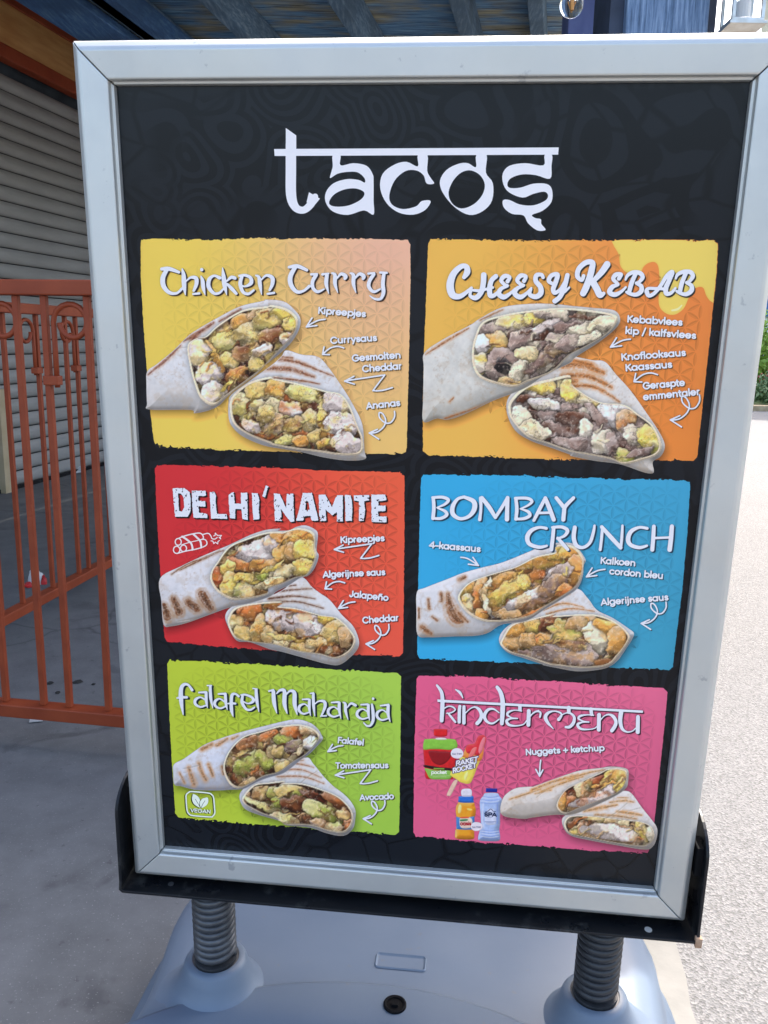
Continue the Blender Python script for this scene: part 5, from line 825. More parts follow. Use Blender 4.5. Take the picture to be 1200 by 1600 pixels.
# ================================================================ litter
def blob_mesh(c, r, fl, seed, n=10):
    rs = random.Random(seed); V = []; F = []
    for j in range(5):
        for i in range(n): a = 2 * math.pi * i / n; e = math.pi / 2 * j / 5; k = 1 + rs.uniform(-.35, .35); V.append((c[0] + r * k * math.cos(a) * math.cos(e), c[1] + r * k * math.sin(a) * math.cos(e), c[2] + .001 + fl * math.sin(e) * (1 + rs.uniform(-.3, .3))))
    V.append((c[0], c[1], c[2] + fl))
    for j in range(4):
        for i in range(n): F.append((j * n + i, j * n + (i + 1) % n, (j + 1) * n + (i + 1) % n, (j + 1) * n + i))
    for i in range(n): F.append((4 * n + i, 4 * n + (i + 1) % n, 5 * n))
    return V, F
w0 = gpt(52, 915); wr = empty('wrapper', (w0[0], w0[1], 0), 'crumpled white and red wrapper lying on the floor behind the farther railing', 'litter')
V, F = blob_mesh((w0[0], w0[1] + .03, 0), .032, .055, 2); mk('foil', V, F, wr, M['litter']); V, F = blob_mesh((w0[0] - .015, w0[1] - .01, 0), .022, .014, 4); mk('printed_edge', V, F, wr, M['litterred']); V, F = blob_mesh((w0[0] + .035, w0[1] + .02, 0), .010, .035, 6); mk('printed_edge', V, F, wr, M['litterred'])
for (p, r, lb) in (((122, 1066), .013, 'largest dark dried leaf on the concrete under the nearer railing'), ((79, 1068), .010, 'dark curled leaf on the concrete, left one of the dark specks'), ((90, 1083), .007, 'small dark leaf crumb just below the left dark leaf'), ((146, 1070), .005, 'tiny dark speck at the right of the dark leaves')):
    q = gpt(*p); V, F = blob_mesh((q[0], q[1], 0), r, .004, int(p[0]), 9); mk('dried_leaf', V, F, None, M['debris'], label=lb, cat='leaf', at=(q[0], q[1], 0))
q = gpt(57, 1127); mb = MB(); mb.box((q[0], q[1], .004), (.016, .004, 0), (-.003, .010, 0), (0, 0, .0008)); mb.obj('scrap_or_highlight', None, M['paper'], at=(q[0], q[1], 0), label='small pale paper scrap lying just below the nearer railing', cat='paper')
q = gpt(122, 738); mb = MB(); mb.box((q[0], q[1], .02), (.05, .02, .01), (-.01, .03, .015), (0, 0, .004)); mb.obj('scrap_or_highlight', None, M['litter'], at=(q[0], q[1], 0), label='white piece standing in for a highlight at the foot of the shutters', cat='paper')  # white plate modelled in place of a bright highlight
# ================================================================ bulb, lantern, far side
gq = wpt(893, 8, 1.9); bl = empty('string_light_bulb', tuple(gq), 'clear round glass bulb hanging under the canopy above the sign', 'light bulb')
mb = MB(); mb.lathe([(.0001, -.0245)] + [(.0245 * math.sin(math.radians(a)), -.0245 * math.cos(math.radians(a))) for a in range(12, 160, 12)], gq, (0, 0, 1), 24); o = mb.obj('glass_globe', bl, M['glass'], smooth=True)
mb = MB(); mb.tube([gq + [0, 0, .022], gq + [0, 0, .055]], .010, 12); mb.obj('socket', bl, M['wire']); mb = MB(); mb.tube([gq + [0, 0, .055], gq + [0, 0, .3], gq + [0, 0, .55]], .002, 6); mb.obj('cable', bl, M['wire'])
mb = MB(); mb.tube([gq + [0, 0, .022], gq + [.001, 0, -.008]], .0035, 8); mb.tube([gq + [-.006, 0, .005], gq + [0, 0, -.012], gq + [.006, 0, .005]], .001, 6); mb.obj('filament', bl, M['fil'])
lq = wpt(1158, 44, 2.3); la = empty('wall_lantern', tuple(lq), 'galvanised tin lantern with clear panes hung on the right of the post', 'lantern'); hw2 = .036
mb = MB(); mb.box(lq, (.046, 0, 0), (0, .046, 0), (0, 0, .004)); mb.box(lq + [0, 0, .008], (.040, 0, 0), (0, .040, 0), (0, 0, .004)); bevel(mb.obj('base_plate', la, M['tin']), .001)
for i, (sx, sy) in enumerate(((-1, -1), (1, -1), (1, 1), (-1, 1))):
    mb = MB(); mb.box(lq + [sx * hw2, sy * hw2, .085], (.004, 0, 0), (0, .004, 0), (0, 0, .073)); mb.obj('corner_bar', la, M['tin'])
for i, (ax, ay) in enumerate((((1, 0), (0, -1)), ((1, 0), (0, 1)), ((0, 1), (-1, 0)), ((0, 1), (1, 0)))):
    mb = MB(); mb.box(lq + [ay[0] * hw2, ay[1] * hw2, .085], (ax[0] * .032, ax[1] * .032, 0), (ay[0] * .001, ay[1] * .001, 0), (0, 0, .072)); mb.obj('pane', la, M['glass'])
mb = MB(); mb.lathe([(.056, .16), (.056, .166), (.03, .20), (.012, .225), (.012, .24), (.0001, .241)], lq, (0, 0, 1), 4); mb.obj('roof', la, M['tin'])
mb = MB(); mb.lathe([(.0001, .012), (.018, .012), (.018, .06), (.0001, .06)], lq, (0, 0, 1), 16); mb.obj('candle', la, M['white'])
mb = MB(); mb.tube([lq + [0, 0, .24], lq + [-.03, .02, .29], lq + [-.085, .05, .30]], .003, 6); mb.obj('bracket_arm', la, M['wire'])
ho = empty('far_house', (11, 19.5, 0), 'cream rendered house beyond the road with a blue plaque, at the right edge', 'house')
hx = wpt(1192, 20, 19)[0]; mb = MB(); hd = np.array([math.cos(-.46), math.sin(-.46), 0]); he = np.array([-hd[1], hd[0], 0]); hc = np.array([hx, 19, 0]); mb.box(hc + hd * 4 + he * 2 + [0, 0, 4.7], hd * 4, he * 2, (0, 0, 4.7)); mb.obj('wall', ho, M['wall'])
mb = MB(); mb.box(hc + hd * 4 + he * 2 + [0, 0, 9.6], hd * 4.3, he * 2.3, (0, 0, .2)); mb.obj('roof', ho, M['redtrim'])
for x in (1.4, 3.6, 5.8):
    for z in (3.0, 6.2):
        mb = MB(); mb.box(hc + hd * x - he * .02 + [0, 0, z], hd * .5, he * .04, (0, 0, .7)); w = mb.obj('window', ho, M['white']); mb = MB(); mb.box(hc + hd * x - he * .07 + [0, 0, z], hd * .42, he * .012, (0, 0, .62)); mb.obj('pane', w, M['window'])
gw = empty('garden_wall', (9, 17.0, 0), 'low white garden wall with a blue plaque behind the bushes at the right edge', 'wall'); mb = MB(); mb.box((11.6, 17, 1.1), (5, 0, 0), (0, .1, 0), (0, 0, 1.1)); mb.obj('masonry', gw, M['white']); 
pq = wpt(1198, 478, 16.86); mb = MB(); mb.box(pq, (.12, 0, 0), (0, .02, 0), (0, 0, .2)); mb.obj('plaque', gw, M['bluesign'])
def shrub(name, c, rx, ry, h, n, ls, mt, label, cat, seed, stem=True):
    rs = np.random.RandomState(seed); e = empty(name, tuple(c), label, cat); V = []; F = []
    cl = [(rs.uniform(-.6, .6) * rx, rs.uniform(-.6, .6) * ry, rs.uniform(.3, .75) * h, rs.uniform(.35, .6)) for _ in range(9)]
    for i in range(n):
        k = cl[rs.randint(9)]; d = rs.normal(size=3); d /= np.linalg.norm(d); r = k[3] * (.6 + .4 * rs.rand() ** .4)
        p = np.array([k[0] + d[0] * r * rx, k[1] + d[1] * r * ry, k[2] + d[2] * r * h * .6]);
        if p[2] < .02: continue
        p = p + c; a = rs.normal(size=3); a /= np.linalg.norm(a); b = np.cross(a, d + .3 * rs.normal(size=3)); b /= np.linalg.norm(b) + 1e-9; s = ls * rs.uniform(.6, 1.3); j = len(V)
        V += [p - a * s, p + b * s * .45, p + a * s, p - b * s * .45]; F.append((j, j + 1, j + 2, j + 3))
    mk('foliage', V, F, e, M[mt])
    mb = MB()
    for i in range(5): t = rs.uniform(-.35, .35, 2); mb.tube([c, c + np.array([t[0] * rx, t[1] * ry, h * .45])], [.02, .008], 5)
    mb.obj('stem', e, M['bark'])
lw = lambda px, py, y: wpt(px, py, y)
x0 = lw(1192, 560, 14.6)[0]
shrub('green_shrub', np.array([x0 + .35, 15.2, .03]), .9, .5, 2.0, 4200, .06, 'leaf1', 'bright yellow green bush beside the garden wall at the right edge', 'bush', 1)
shrub('flowering_shrub', np.array([x0 + .45, 14.4, .03]), .62, .25, .85, 1200, .035, 'leaf3', 'low bush of red flowers in front of the bright green bush', 'bush', 2)
shrub('low_shrub', np.array([x0 + .2, 13.9, .03]), .7, .35, .55, 2400, .045, 'leaf2', 'low pale green bush nearest the lawn edging', 'bush', 3)
shrub('green_shrub', np.array([x0 + 1.9, 15.2, .03]), .8, .5, 1.3, 2000, .06, 'leaf2', 'dark green bush standing right of the bright green bush', 'bush', 4)
# ================================================================ the menu sign
sign = empty('menu_sign', (0.03, .90, 0), 'silver framed tacos menu board on two springs over a grey blue water base', 'menu board')
PR = [(0.0, 0.0), (.0004, .0058), (.0030, .0058), (.0030, .0112), (.0042, .0127), (.0275, .0150), (.0308, .0136), (.0360, .0085), (.0380, .0030), (.0380, -.058)]
g = .0005
def side(u0, v0, u1, v1, du, dv, cut):
    V = []; Fq = []; L_ = math.hypot(u1 - u0, v1 - v0); tx, ty = (u1 - u0) / L_, (v1 - v0) / L_
    for e in (0, 1):
        for (a, h) in PR:
            k = (-a + g) if e == 0 else (a - g)
            bu, bv = (u0, v0) if e == 0 else (u1, v1); V.append(S(bu + tx * k + du * a, bv + ty * k + dv * a, h))
    m = len(PR)
    for i in range(m - 1): Fq.append((i, i + m, i + 1 + m, i + 1))
    Fq += [tuple(range(m)), tuple(range(m, 2 * m))[::-1]]
    return V, Fq
for (a, b, d) in (((-SHW, SHH), (SHW, SHH), (0, 1)), ((SHW, SHH), (SHW, -SHH), (1, 0)), ((SHW, -SHH), (-SHW, -SHH), (0, -1)), ((-SHW, -SHH), (-SHW, SHH), (-1, 0))):
    V, F = side(*a, *b, *d, 0); o = mk('frame_profile', V, F, sign, M['alu']); bevel(o, .0012, 3, 15)
    bm = bmesh.new(); bm.from_mesh(o.data); bmesh.ops.recalc_face_normals(bm, faces=bm.faces); bm.to_mesh(o.data); bm.free()
    o.data.polygons.foreach_set('use_smooth', [True] * len(o.data.polygons)); wn_ = o.modifiers.new('wn', 'WEIGHTED_NORMAL')
mb = MB(); mb.box(S(0, 0, -.029), SU * (SHW + .036), SV * (SHH + .036), SN * .0265); mb.obj('core_panel', sign, M['black'])
sheet = mk('menu_sheet', [S(-SHW - .002, -SHH - .002), S(SHW + .002, -SHH - .002), S(SHW + .002, SHH + .002), S(-SHW - .002, SHH + .002)], [(0, 1, 2, 3)], sign, M['sheet'])
# bracket
BW, BV, N0, N1, AT = .3355, -.4645, -.085, .028, -.364
def strip(path, name, lab=None):
    V = []; F = []; m = len(path)
    for (u, v, a0, a1) in path: V += [S(u, v, a0), S(u, v, a1)]
    for i in range(m - 1): a = i * 2; F.append((a, a + 1, a + 3, a + 2))
    o = mk(name, V, F, sign, M['black']); so = o.modifiers.new('thick', 'SOLIDIFY'); so.thickness = .0035; so.offset = 0; bevel(o, .0006, 2); return o
cap_ = [(AT + .035 * math.sin(t), .5 + .5 * math.cos(t)) for t in [i * math.pi / 2 / 6 for i in range(7)]]
mid, hf = (N0 + N1) / 2, (N1 - N0) / 2 - .006
arm = lambda s: [(s * BW, AT + .034 * math.sin(t), mid - hf * math.cos(t) , mid + hf * math.cos(t)) for t in [i * (math.pi / 2 - .05) / 8 for i in range(9)]][::-1] + [(s * BW, BV + .012, N0 + .004, N1 - .003), (s * BW, BV + .003, N0, N1)]
pth = arm(-1) + [(-BW + .003, BV, N0, N1), (BW - .003, BV, N0, N1)] + arm(1)[::-1]
br = strip(pth, 'bracket')
mb = MB(); mb.box(S(BW, BV + .001, N1 - .001), SU * .0035, SV * .006, SN * .0028); mb.obj('rusty_corner', br, M['rust'], label='rusted corner of the bracket')
mb = MB(); mb.lathe([(.0001, .0006), (.0042, .0006), (.0042, 0)], S(.283, BV + .0018, .016), SV, 16); mb.obj('bolt', br, M['hole'])
mb = MB(); mb.lathe([(.0001, .0006), (.0036, .0006), (.0036, 0)], S(-.279, BV + .0018, .010), SV, 16); mb.obj('bolt', br, M['spring'])
mb = MB(); mb.box(S(BW - .0045, -.372, .0), SU * .0045, SV * .018, SN * .012); bevel(mb.obj('clamp_block', br, M['cap']), .001)
# springs
for s, mt, lb in ((-1, 'spring', 'grey steel spring on the left'), (1, 'springb', 'black sleeved spring on the right')):
    c0 = S(s * .241, BV - .003, -.030); c1 = S(s * .241, -.602, -.030); ax = (c1 - c0); Ls = np.linalg.norm(ax); ax = ax / Ls; P = []; turns = 13
    for i in range(turns * 22 + 1):
        a = 2 * math.pi * i / 22; t = i / (turns * 22); P.append(c0 + ax * (.004 + t * (Ls - .010)) + .0222 * (math.cos(a) * SU + math.sin(a) * SN))
    mb = MB(); mb.tube(P, .0052, 8); sp2 = mb.obj('spring', sign, M[mt], smooth=True, label=lb)
    mb = MB(); mb.tube([c0 + ax * .002, c1 - ax * .001], .0190, 20); mb.obj('spring_core', sp2, M['cap'])
    mb = MB(); mb.lathe([(.0001, .004), (.0275, .004), (.0275, -.001), (.031, -.0015), (.031, -.004)], c1, -ax, 28); mb.obj('seat_ring', sp2, M['spring'])
# base
bx = np.array([SU[0], SU[1], 0]); bx /= np.linalg.norm(bx); by = np.array([-bx[1], bx[0], 0]); bc = S(0, -.60, -.030).copy(); bc[2] = 0
rings = [(0, .372, .268), (.004, .385, .282), (.030, .386, .283), (.040, .381, .279), (.060, .374, .275), (.085, .366, .268), (.110, .359, .262), (.128, .350, .253), (.140, .336, .238), (.147, .314, .216), (.150, .27, .18), (.1515, .19, .12), (.152, .09, .06)]
n_ = 96; V = []; F = []
for (z, rx, ry) in rings:
    for k in range(n_):
        t = 2 * math.pi * k / n_; c_, s_ = math.cos(t), math.sin(t); e = 6.5; rr = (abs(c_) ** e + abs(s_) ** e) ** (-1 / e)
        waist = 1 - .055 * max(0, math.cos(2 * t)) ** 2 * (z > .03)
        V.append(bc + bx * rx * c_ * rr * waist + by * ry * s_ * rr + np.array([0, 0, z]))
V.append(bc + np.array([0, 0, .152]))
for j in range(len(rings) - 1):
    for k in range(n_): F.append((j * n_ + k, j * n_ + (k + 1) % n_, (j + 1) * n_ + (k + 1) % n_, (j + 1) * n_ + k))
for k in range(n_): F.append(((len(rings) - 1) * n_ + k, (len(rings) - 1) * n_ + (k + 1) % n_, len(rings) * n_))
base = mk('water_base', V, F, sign, M['base'], smooth=True)
for s in (-1, 1):
    c1 = S(s * .241, -.602, -.030); h = c1[2] - .150
    prof = [(.078, -.009), (.064, -.001), (.055, .006), (.0485, .016), (.0435, h * .62), (.0400, h * .88), (.0385, h - .003), (.036, h), (.030, h)]
    V = []; ln_ = 40
    bo = np.array([c1[0], c1[1], .150]); top = c1
    V = []
    for (r, hh) in prof:
        for k in range(ln_):
            a = 2 * math.pi * k / ln_; q = bo + bx * r * math.cos(a) * 1.0 + by * r * math.sin(a) + np.array([0, 0, hh]); V.append(q)
    F = [(i * ln_ + k, i * ln_ + (k + 1) % ln_, (i + 1) * ln_ + (k + 1) % ln_, (i + 1) * ln_ + k) for i in range(len(prof) - 1) for k in range(ln_)]
    mk('spring_mount', V, F, base, M['base'], smooth=True)
# raised front lid with its soft edge, recessed label plate and filler cap
def bpl(x, y, z): return bc + bx * x + by * y + np.array([0, 0, z])
def inbase(px, py, z): q = gpt(px, py, z) - bc; return float(q @ bx), float(q @ by)
a1, a2, a3 = inbase(350, 1552, .155), inbase(620, 1542, .155), inbase(815, 1597, .155)
cy_ = None
# circle through three points
A = np.array([[2 * (a2[0] - a1[0]), 2 * (a2[1] - a1[1])], [2 * (a3[0] - a2[0]), 2 * (a3[1] - a2[1])]]); Bv = np.array([a2[0] ** 2 + a2[1] ** 2 - a1[0] ** 2 - a1[1] ** 2, a3[0] ** 2 + a3[1] ** 2 - a2[0] ** 2 - a2[1] ** 2])
cc = np.linalg.solve(A, Bv); cr_ = math.hypot(a2[0] - cc[0], a2[1] - cc[1]); print('lid circle', cc, cr_)
V = []; F = []; nn = 60
angs = [math.atan2(a1[1] - cc[1], a1[0] - cc[0]) + .35, math.atan2(a3[1] - cc[1], a3[0] - cc[0]) - .35]
cols = 41
for j, (dr, z) in enumerate(((.000, .1500), (-.0010, .1566), (-.005, .1582))):
    for i in range(cols): a = angs[0] + (angs[1] - angs[0]) * i / (cols - 1); V.append(bpl(cc[0] + (cr_ + dr) * math.cos(a), cc[1] + (cr_ + dr) * math.sin(a), z))
yf = -.205
for i in range(cols): q = V[2 * cols + i]; x = float((q - bc) @ bx); V.append(bpl(x, yf, .1582))
for i in range(cols): q = V[2 * cols + i]; x = float((q - bc) @ bx); V.append(bpl(x, yf - .008, .147))
for j in range(4):
    for i in range(cols - 1): F.append((j * cols + i, (j + 1) * cols + i, (j + 1) * cols + i + 1, j * cols + i + 1))
o = mk('lid', V, F, base, M['base'], smooth=True)
def rrect(cx0, cy0, hx_, hy_, r, rot=0, n=6):
    P = []
    for qx, qy, a0 in ((1, 1, 0), (-1, 1, 90), (-1, -1, 180), (1, -1, 270)):
        for i in range(n + 1): a = math.radians(a0 + 90 * i / n); P.append((cx0 + qx * (hx_ - r) + r * math.cos(a), cy0 + qy * (hy_ - r) + r * math.sin(a)))
    return P
l1, l2 = inbase(580, 1505, .152), inbase(672, 1503, .152); lc = ((l1[0] + l2[0]) / 2, (l1[1] + l2[1]) / 2)
V = []; F = []
for (k, z) in ((0, .1528), (.0016, .1545), (.0032, .1528), (.0042, .1521)):
    V += [bpl(x, y, z) for x, y in rrect(*lc, .035 - k, .0145 - k, .006 - k)]
m_ = 28
for j in range(3): F += [(j * m_ + i, j * m_ + (i + 1) % m_, (j + 1) * m_ + (i + 1) % m_, (j + 1) * m_ + i) for i in range(m_)]
F.append(tuple(range(3 * m_, 4 * m_)))
mk('label_plate', V, F, base, M['base'])
hq = inbase(617, 1572, .157); mb = MB(); mb.lathe([(.0145, -.003), (.0145, .0025), (.0125, .0034), (.0105, .0025), (.0105, .0010), (.0001, .0010)], bpl(*hq, .1582), (0, 0, 1), 28); mb.obj('filler_cap', base, M['cap'], smooth=False)
mb = MB(); mb.box(bpl(*hq, .160), bx * .004, by * .004, (0, 0, .0025)); mb.obj('cap_key', base, M['cap'])
# ================================================================ print
def to_world(ax, ay, layer):
    u, v = sheet_xy(ax, ay); return S(u, v, np.full(u.shape, layer * .00012 + .0001))
def raw_mesh(name, W, faces, colors, parent, label=None):
    """W Nx3 world, faces list of int arrays (n,k), colors Nx3 linear"""
    o_ = org(parent); me = bpy.data.meshes.new(name); W = W - np.array(o_)
    me.vertices.add(len(W)); me.vertices.foreach_set('co', W.astype(np.float32).ravel())
    tot = sum(f.size for f in faces); nf = sum(len(f) for f in faces); me.loops.add(tot); me.polygons.add(nf)
    me.loops.foreach_set('vertex_index', np.concatenate([f.ravel() for f in faces]).astype(np.int32))
    ks = np.concatenate([np.full(len(f), f.shape[1]) for f in faces]); me.polygons.foreach_set('loop_start', np.concatenate([[0], np.cumsum(ks)[:-1]]).astype(np.int32))
    try: me.polygons.foreach_set('loop_total', ks.astype(np.int32))
    except Exception: pass
    a = me.attributes.new('ink', 'FLOAT_COLOR', 'POINT'); a.data.foreach_set('color', np.c_[colors, np.ones(len(colors))].astype(np.float32).ravel())
    me.update(calc_edges=True); me.validate()
    return link(name, me, parent, M['print'], label=label)
def iso(X, Y, f, C, layer, maxrun=60):
    """filled region f>0 of a grid -> (world verts, faces, colours)"""
    H_, W_ = X.shape; Nn = H_ * W_; f = np.where(f == 0, 1e-6, f); ins = f > 0; idx = np.arange(Nn).reshape(H_, W_)
    code = ins[:-1, :-1] * 1 + ins[:-1, 1:] * 2 + ins[1:, 1:] * 4 + ins[1:, :-1] * 8
    a, b, c, d = idx[:-1, :-1], idx[:-1, 1:], idx[1:, 1:], idx[1:, :-1]; hT, hB = Nn + a, Nn + d; vR, vL = 2 * Nn + b, 2 * Nn + a
    cor = [a, b, c, d]; edg = [hT, vR, hB, vL]; faces = []
    for cs in range(1, 15):
        m = code == cs
        if not m.any(): continue
        seq = []
        for q in range(4):
            i0 = bool(cs & (1 << q)); i1 = bool(cs & (1 << ((q + 1) % 4)))
            if i0: seq.append(cor[q][m])
            if i0 != i1: seq.append(edg[q][m])
        faces.append(np.stack(seq[::-1], 1))
    full = code == 15; q4 = []
    if maxrun == 1: m = full; faces.append(np.stack([d[m], c[m], b[m], a[m]], 1)) if m.any() else None
    else:
        for r in range(full.shape[0]):
            row = full[r]; k = np.flatnonzero(np.diff(np.concatenate([[0], row.view(np.int8), [0]])))
            for s0_, s1_ in zip(k[::2], k[1::2]):
                for t in range(s0_, s1_, maxrun):
                    t1 = min(t + maxrun, s1_); q4.append((idx[r + 1, t], idx[r + 1, t1], idx[r, t1], idx[r, t]))
        if q4: faces.append(np.array(q4))
    if not faces: return None
    allv = np.concatenate([g_.ravel() for g_ in faces]); used, inv = np.unique(allv, return_inverse=True); out = []; p = 0
    for g_ in faces: out.append(inv[p:p + g_.size].reshape(g_.shape)); p += g_.size
    xf, yf_, ff = X.ravel(), Y.ravel(), f.ravel(); kind = used // Nn; base_ = used % Nn
    nb_ = np.where(kind == 1, np.minimum(base_ + 1, Nn - 1), np.where(kind == 2, np.minimum(base_ + W_, Nn - 1), base_))
    t = np.where(kind == 0, 0, ff[base_] / (ff[base_] - ff[nb_] + 1e-12)); t = np.clip(t, 0, 1)
    x = xf[base_] * (1 - t) + xf[nb_] * t; y = yf_[base_] * (1 - t) + yf_[nb_] * t
    if isinstance(C, np.ndarray) and C.ndim == 3: Cf = C.reshape(-1, 3); col = Cf[base_]
    else: col = np.tile(np.array(C, float)[None], (len(used), 1))
    col = np.clip(lin(np.clip(col if col.max() <= 1.5 else col / 255, 0, 1)) * INK, 0, .93)
    return to_world(x, y, layer), out, col
def join(parts):
    parts = [p for p in parts if p is not None]; W = []; Fs = []; Cc = []; k = 0
    for w, f, c in parts:
        W.append(w); Cc.append(c); Fs += [g_ + k for g_ in f]; k += len(w)
    by_ = {}
    for g_ in Fs: by_.setdefault(g_.shape[1], []).append(g_)
    return np.concatenate(W), [np.concatenate(v) for v in by_.values()], np.concatenate(Cc)
def draw(name, parts, parent, label=None): return raw_mesh(name, *join(parts), parent, label=label)
WHITE = (.863, .918, .969)
# title of the sheet
X, Y, f = title_field(TITLES['tacos']); draw('title_lettering', [iso(X, Y, f, WHITE, 1, 80)], sheet)
order = ['Chicken Curry', 'CHEESY KEBAB', 'DELHI NAMITE', 'BOMBAY CRUNCH', 'falafel Maharaja', 'kindermenu']
def panel_color(p, P, x, y):
    x0, y0 = P.min(0); x1, y1 = P.max(0); s = np.clip((x - x0) / (x1 - x0), 0, 1)[..., None]; t = np.clip((y - y0) / (y1 - y0), 0, 1)[..., None]
    a, b, c = [np.array(p[k], float) / 255 for k in 'abc']; w = np.clip(s * 1.25 - .15, 0, 1) ; w = w * w * (3 - 2 * w)
    tt = np.clip(t * 1.2 - .1, 0, 1); right = b * (1 - tt) + c * tt; return a * (1 - w) + right * w
def cheese(X, Y):
    P = smooth_closed(pts('R2 352,60 350,200 365,275 430,320 480,310 500,270 530,245 570,238 595,270 600,360 596,480 610,530 650,562 700,565 750,530 780,470 800,420 840,395 875,400 895,450 925,485 960,480 1000,300 1000,60'), 5); return poly_sd(P, X, Y)
for k, p in enumerate(PANELS):
    P0 = pts(p['poly']); P = np.array(P0); x0, y0 = P.min(0) - 4; x1, y1 = P.max(0) + 4
    X, Y = grid(x0, y0, x1, y1, 1.0); sd = poly_sd(P0, X, Y)
    topbot = np.clip(1 - np.minimum(np.abs(Y - y0 - 6 - (X - x0) * (P[:, 1].min() * 0)), 1e9) / 1e9, 0, 1)
    # torn paint edges on the top and bottom rims
    gy, gx = np.gradient(sd); horiz = np.abs(gy) > .75
    rag = (fbm(X, Y * 3, 4.2, k + 2, 3) - .5) * 8.5 - .6 + (fbm(X, Y, 40, k + 9, 2) - .5) * 4.0; rag2 = (fbm(X, Y, 4, k + 5, 2) - .5) * 1.2
    sd2 = sd + np.where(horiz, rag * np.clip((fbm(X, Y, 26, k + 4, 2) - .25) * 3, .1, 1), rag2)
    C = panel_color(p, P, X, Y)
    cv, bodies = paint_food(k)
    # soft printed drop shadow under the wraps
    sh = np.zeros(X.shape)
    for Bo in bodies:
        Bs = Bo + np.array([3, 7.]); s3 = poly_sd([tuple(q) for q in Bs[::2]], X, Y); sh = np.maximum(sh, np.clip((s3 + 9) / 16, 0, 1))
    C = C * (1 - .38 * sh ** 1.3)[..., None]
    if k == 1:
        ch = cheese(X, Y); hl = stroke_sd(smooth_open(pts('R2 680,540,12 715,532,14 740,508,8')), X, Y)
    parts = [iso(X, Y, sd2, C, 1, 5)]
    if k == 1: parts += [iso(X, Y, np.minimum(sd2 - .6, ch), (240, 207, 102), 2, 40), iso(X, Y, np.minimum(sd2 - 1.4, ch - 2.2), (244, 212, 106), 3, 40), iso(X, Y, hl, (246, 234, 170), 4, 40)]
    # six-petal star pattern
    uu, vv_ = sheet_xy(P[:, 0], P[:, 1]); d0 = .0147; cols_ = []
    dx_, dy_ = d0 * math.sqrt(3) / 2, d0; i0, i1 = int(uu.min() / dx_) - 2, int(uu.max() / dx_) + 2; j0, j1 = int(vv_.min() / dy_) - 2, int(vv_.max() / dy_) + 2
    Wv, Fv, Cv = [], [], []; cnt = 0; xc, yc = P.mean(0); xc = (x0 + x1) / 2 + (x1 - x0) * (.10 if k not in (4, 5) else -.02); yc = (y0 + y1) / 2 - (y1 - y0) * .08; hwx, hwy = (x1 - x0) / 2, (y1 - y0) / 2
    for i in range(i0, i1):
        for j in range(j0, j1):
            cu, cv_ = i * dx_, j * dy_ + (dy_ / 2 if i % 2 else 0)
            for ang in (90, 30, -30):
                du, dv = math.cos(math.radians(ang)), math.sin(math.radians(ang)); pu, pv = -dv, du
                mx, my = cu + du * d0 / 2, cv_ + dv * d0 / 2; ax_, ay_ = sheet_to_art(np.array(mx), np.array(my))
                ax_, ay_ = float(ax_), float(ay_); g_ = ((ax_ - xc) / hwx) ** 2 / .85 + ((ay_ - yc) / hwy) ** 2 / .75; al = float(np.clip(1.35 - g_, 0, 1))
                if al < .06 or ax_ < x0 + 14 or ax_ > x1 - 14 or ay_ < y0 + 14 or ay_ > y1 - 14: continue
                r_, c_i = int(round(ay_ - y0)), int(round(ax_ - x0))
                if sd[r_, c_i] < 10 or (k == 1 and ch[r_, c_i] > -6): continue
                bcol = C[r_, c_i]; w = d0 * .115
                pl = [(.05, 0), (.25, .8), (.5, 1), (.75, .8), (.95, 0)]
                for sgn, tone in ((1, 1 - p['pat'] * al), (-1, 1 - p['pat'] * al * .45)):
                    Q = [(cu + du * d0 * t + pu * w * s_ * sgn, cv_ + dv * d0 * t + pv * w * s_ * sgn) for t, s_ in pl]
                    if sgn < 0: Q = Q[::-1]
                    Q = Q[::-1]
                    Wv += Q; Fv.append(list(range(cnt, cnt + 5))); cnt += 5; Cv += [np.clip(lin(bcol) * INK, 0, .93) * tone ** 2.1] * 5
    if cnt:
        Wv = np.array(Wv); parts.append((S(Wv[:, 0], Wv[:, 1], np.full(len(Wv), .00034)), [np.array(Fv)], np.array(Cv)))
    pan = draw('menu_panel', parts, sheet, label=p['name'])
    draw('wrap_picture', [iso(cv.X, cv.Y, cv.M, cv.C, 4, 1)], sheet)
    t = TITLES[order[k]]; X, Y, f = title_field(t)
    draw('panel_lettering', [iso(X, Y, shadow_field(f, t['sh']), t['sc'], 8, 60), iso(X, Y, f, WHITE, 9, 60)], sheet)
    dk = tuple(np.array(p['a']) * .30 + 22)
    for s in [text_strokes(*c, EM[k]) for c in CAPS[k]]:
        X, Y, f = strokes_field(s); draw('caption', [iso(X, Y, shadow_field(f, (1.4, 1.4)), dk, 8, 60), iso(X, Y, f, WHITE, 9, 60)], sheet)
    for s in [arrow_strokes(*a) for a in ARROWS[k]] + [raw_strokes(a, 2.3) for a in EXTRA_ARROWS.get(k, [])]:
        X, Y, f = strokes_field(s); draw('arrow', [iso(X, Y, shadow_field(f, (1.4, 1.4)), dk, 8, 60), iso(X, Y, f, WHITE, 9, 60)], sheet)
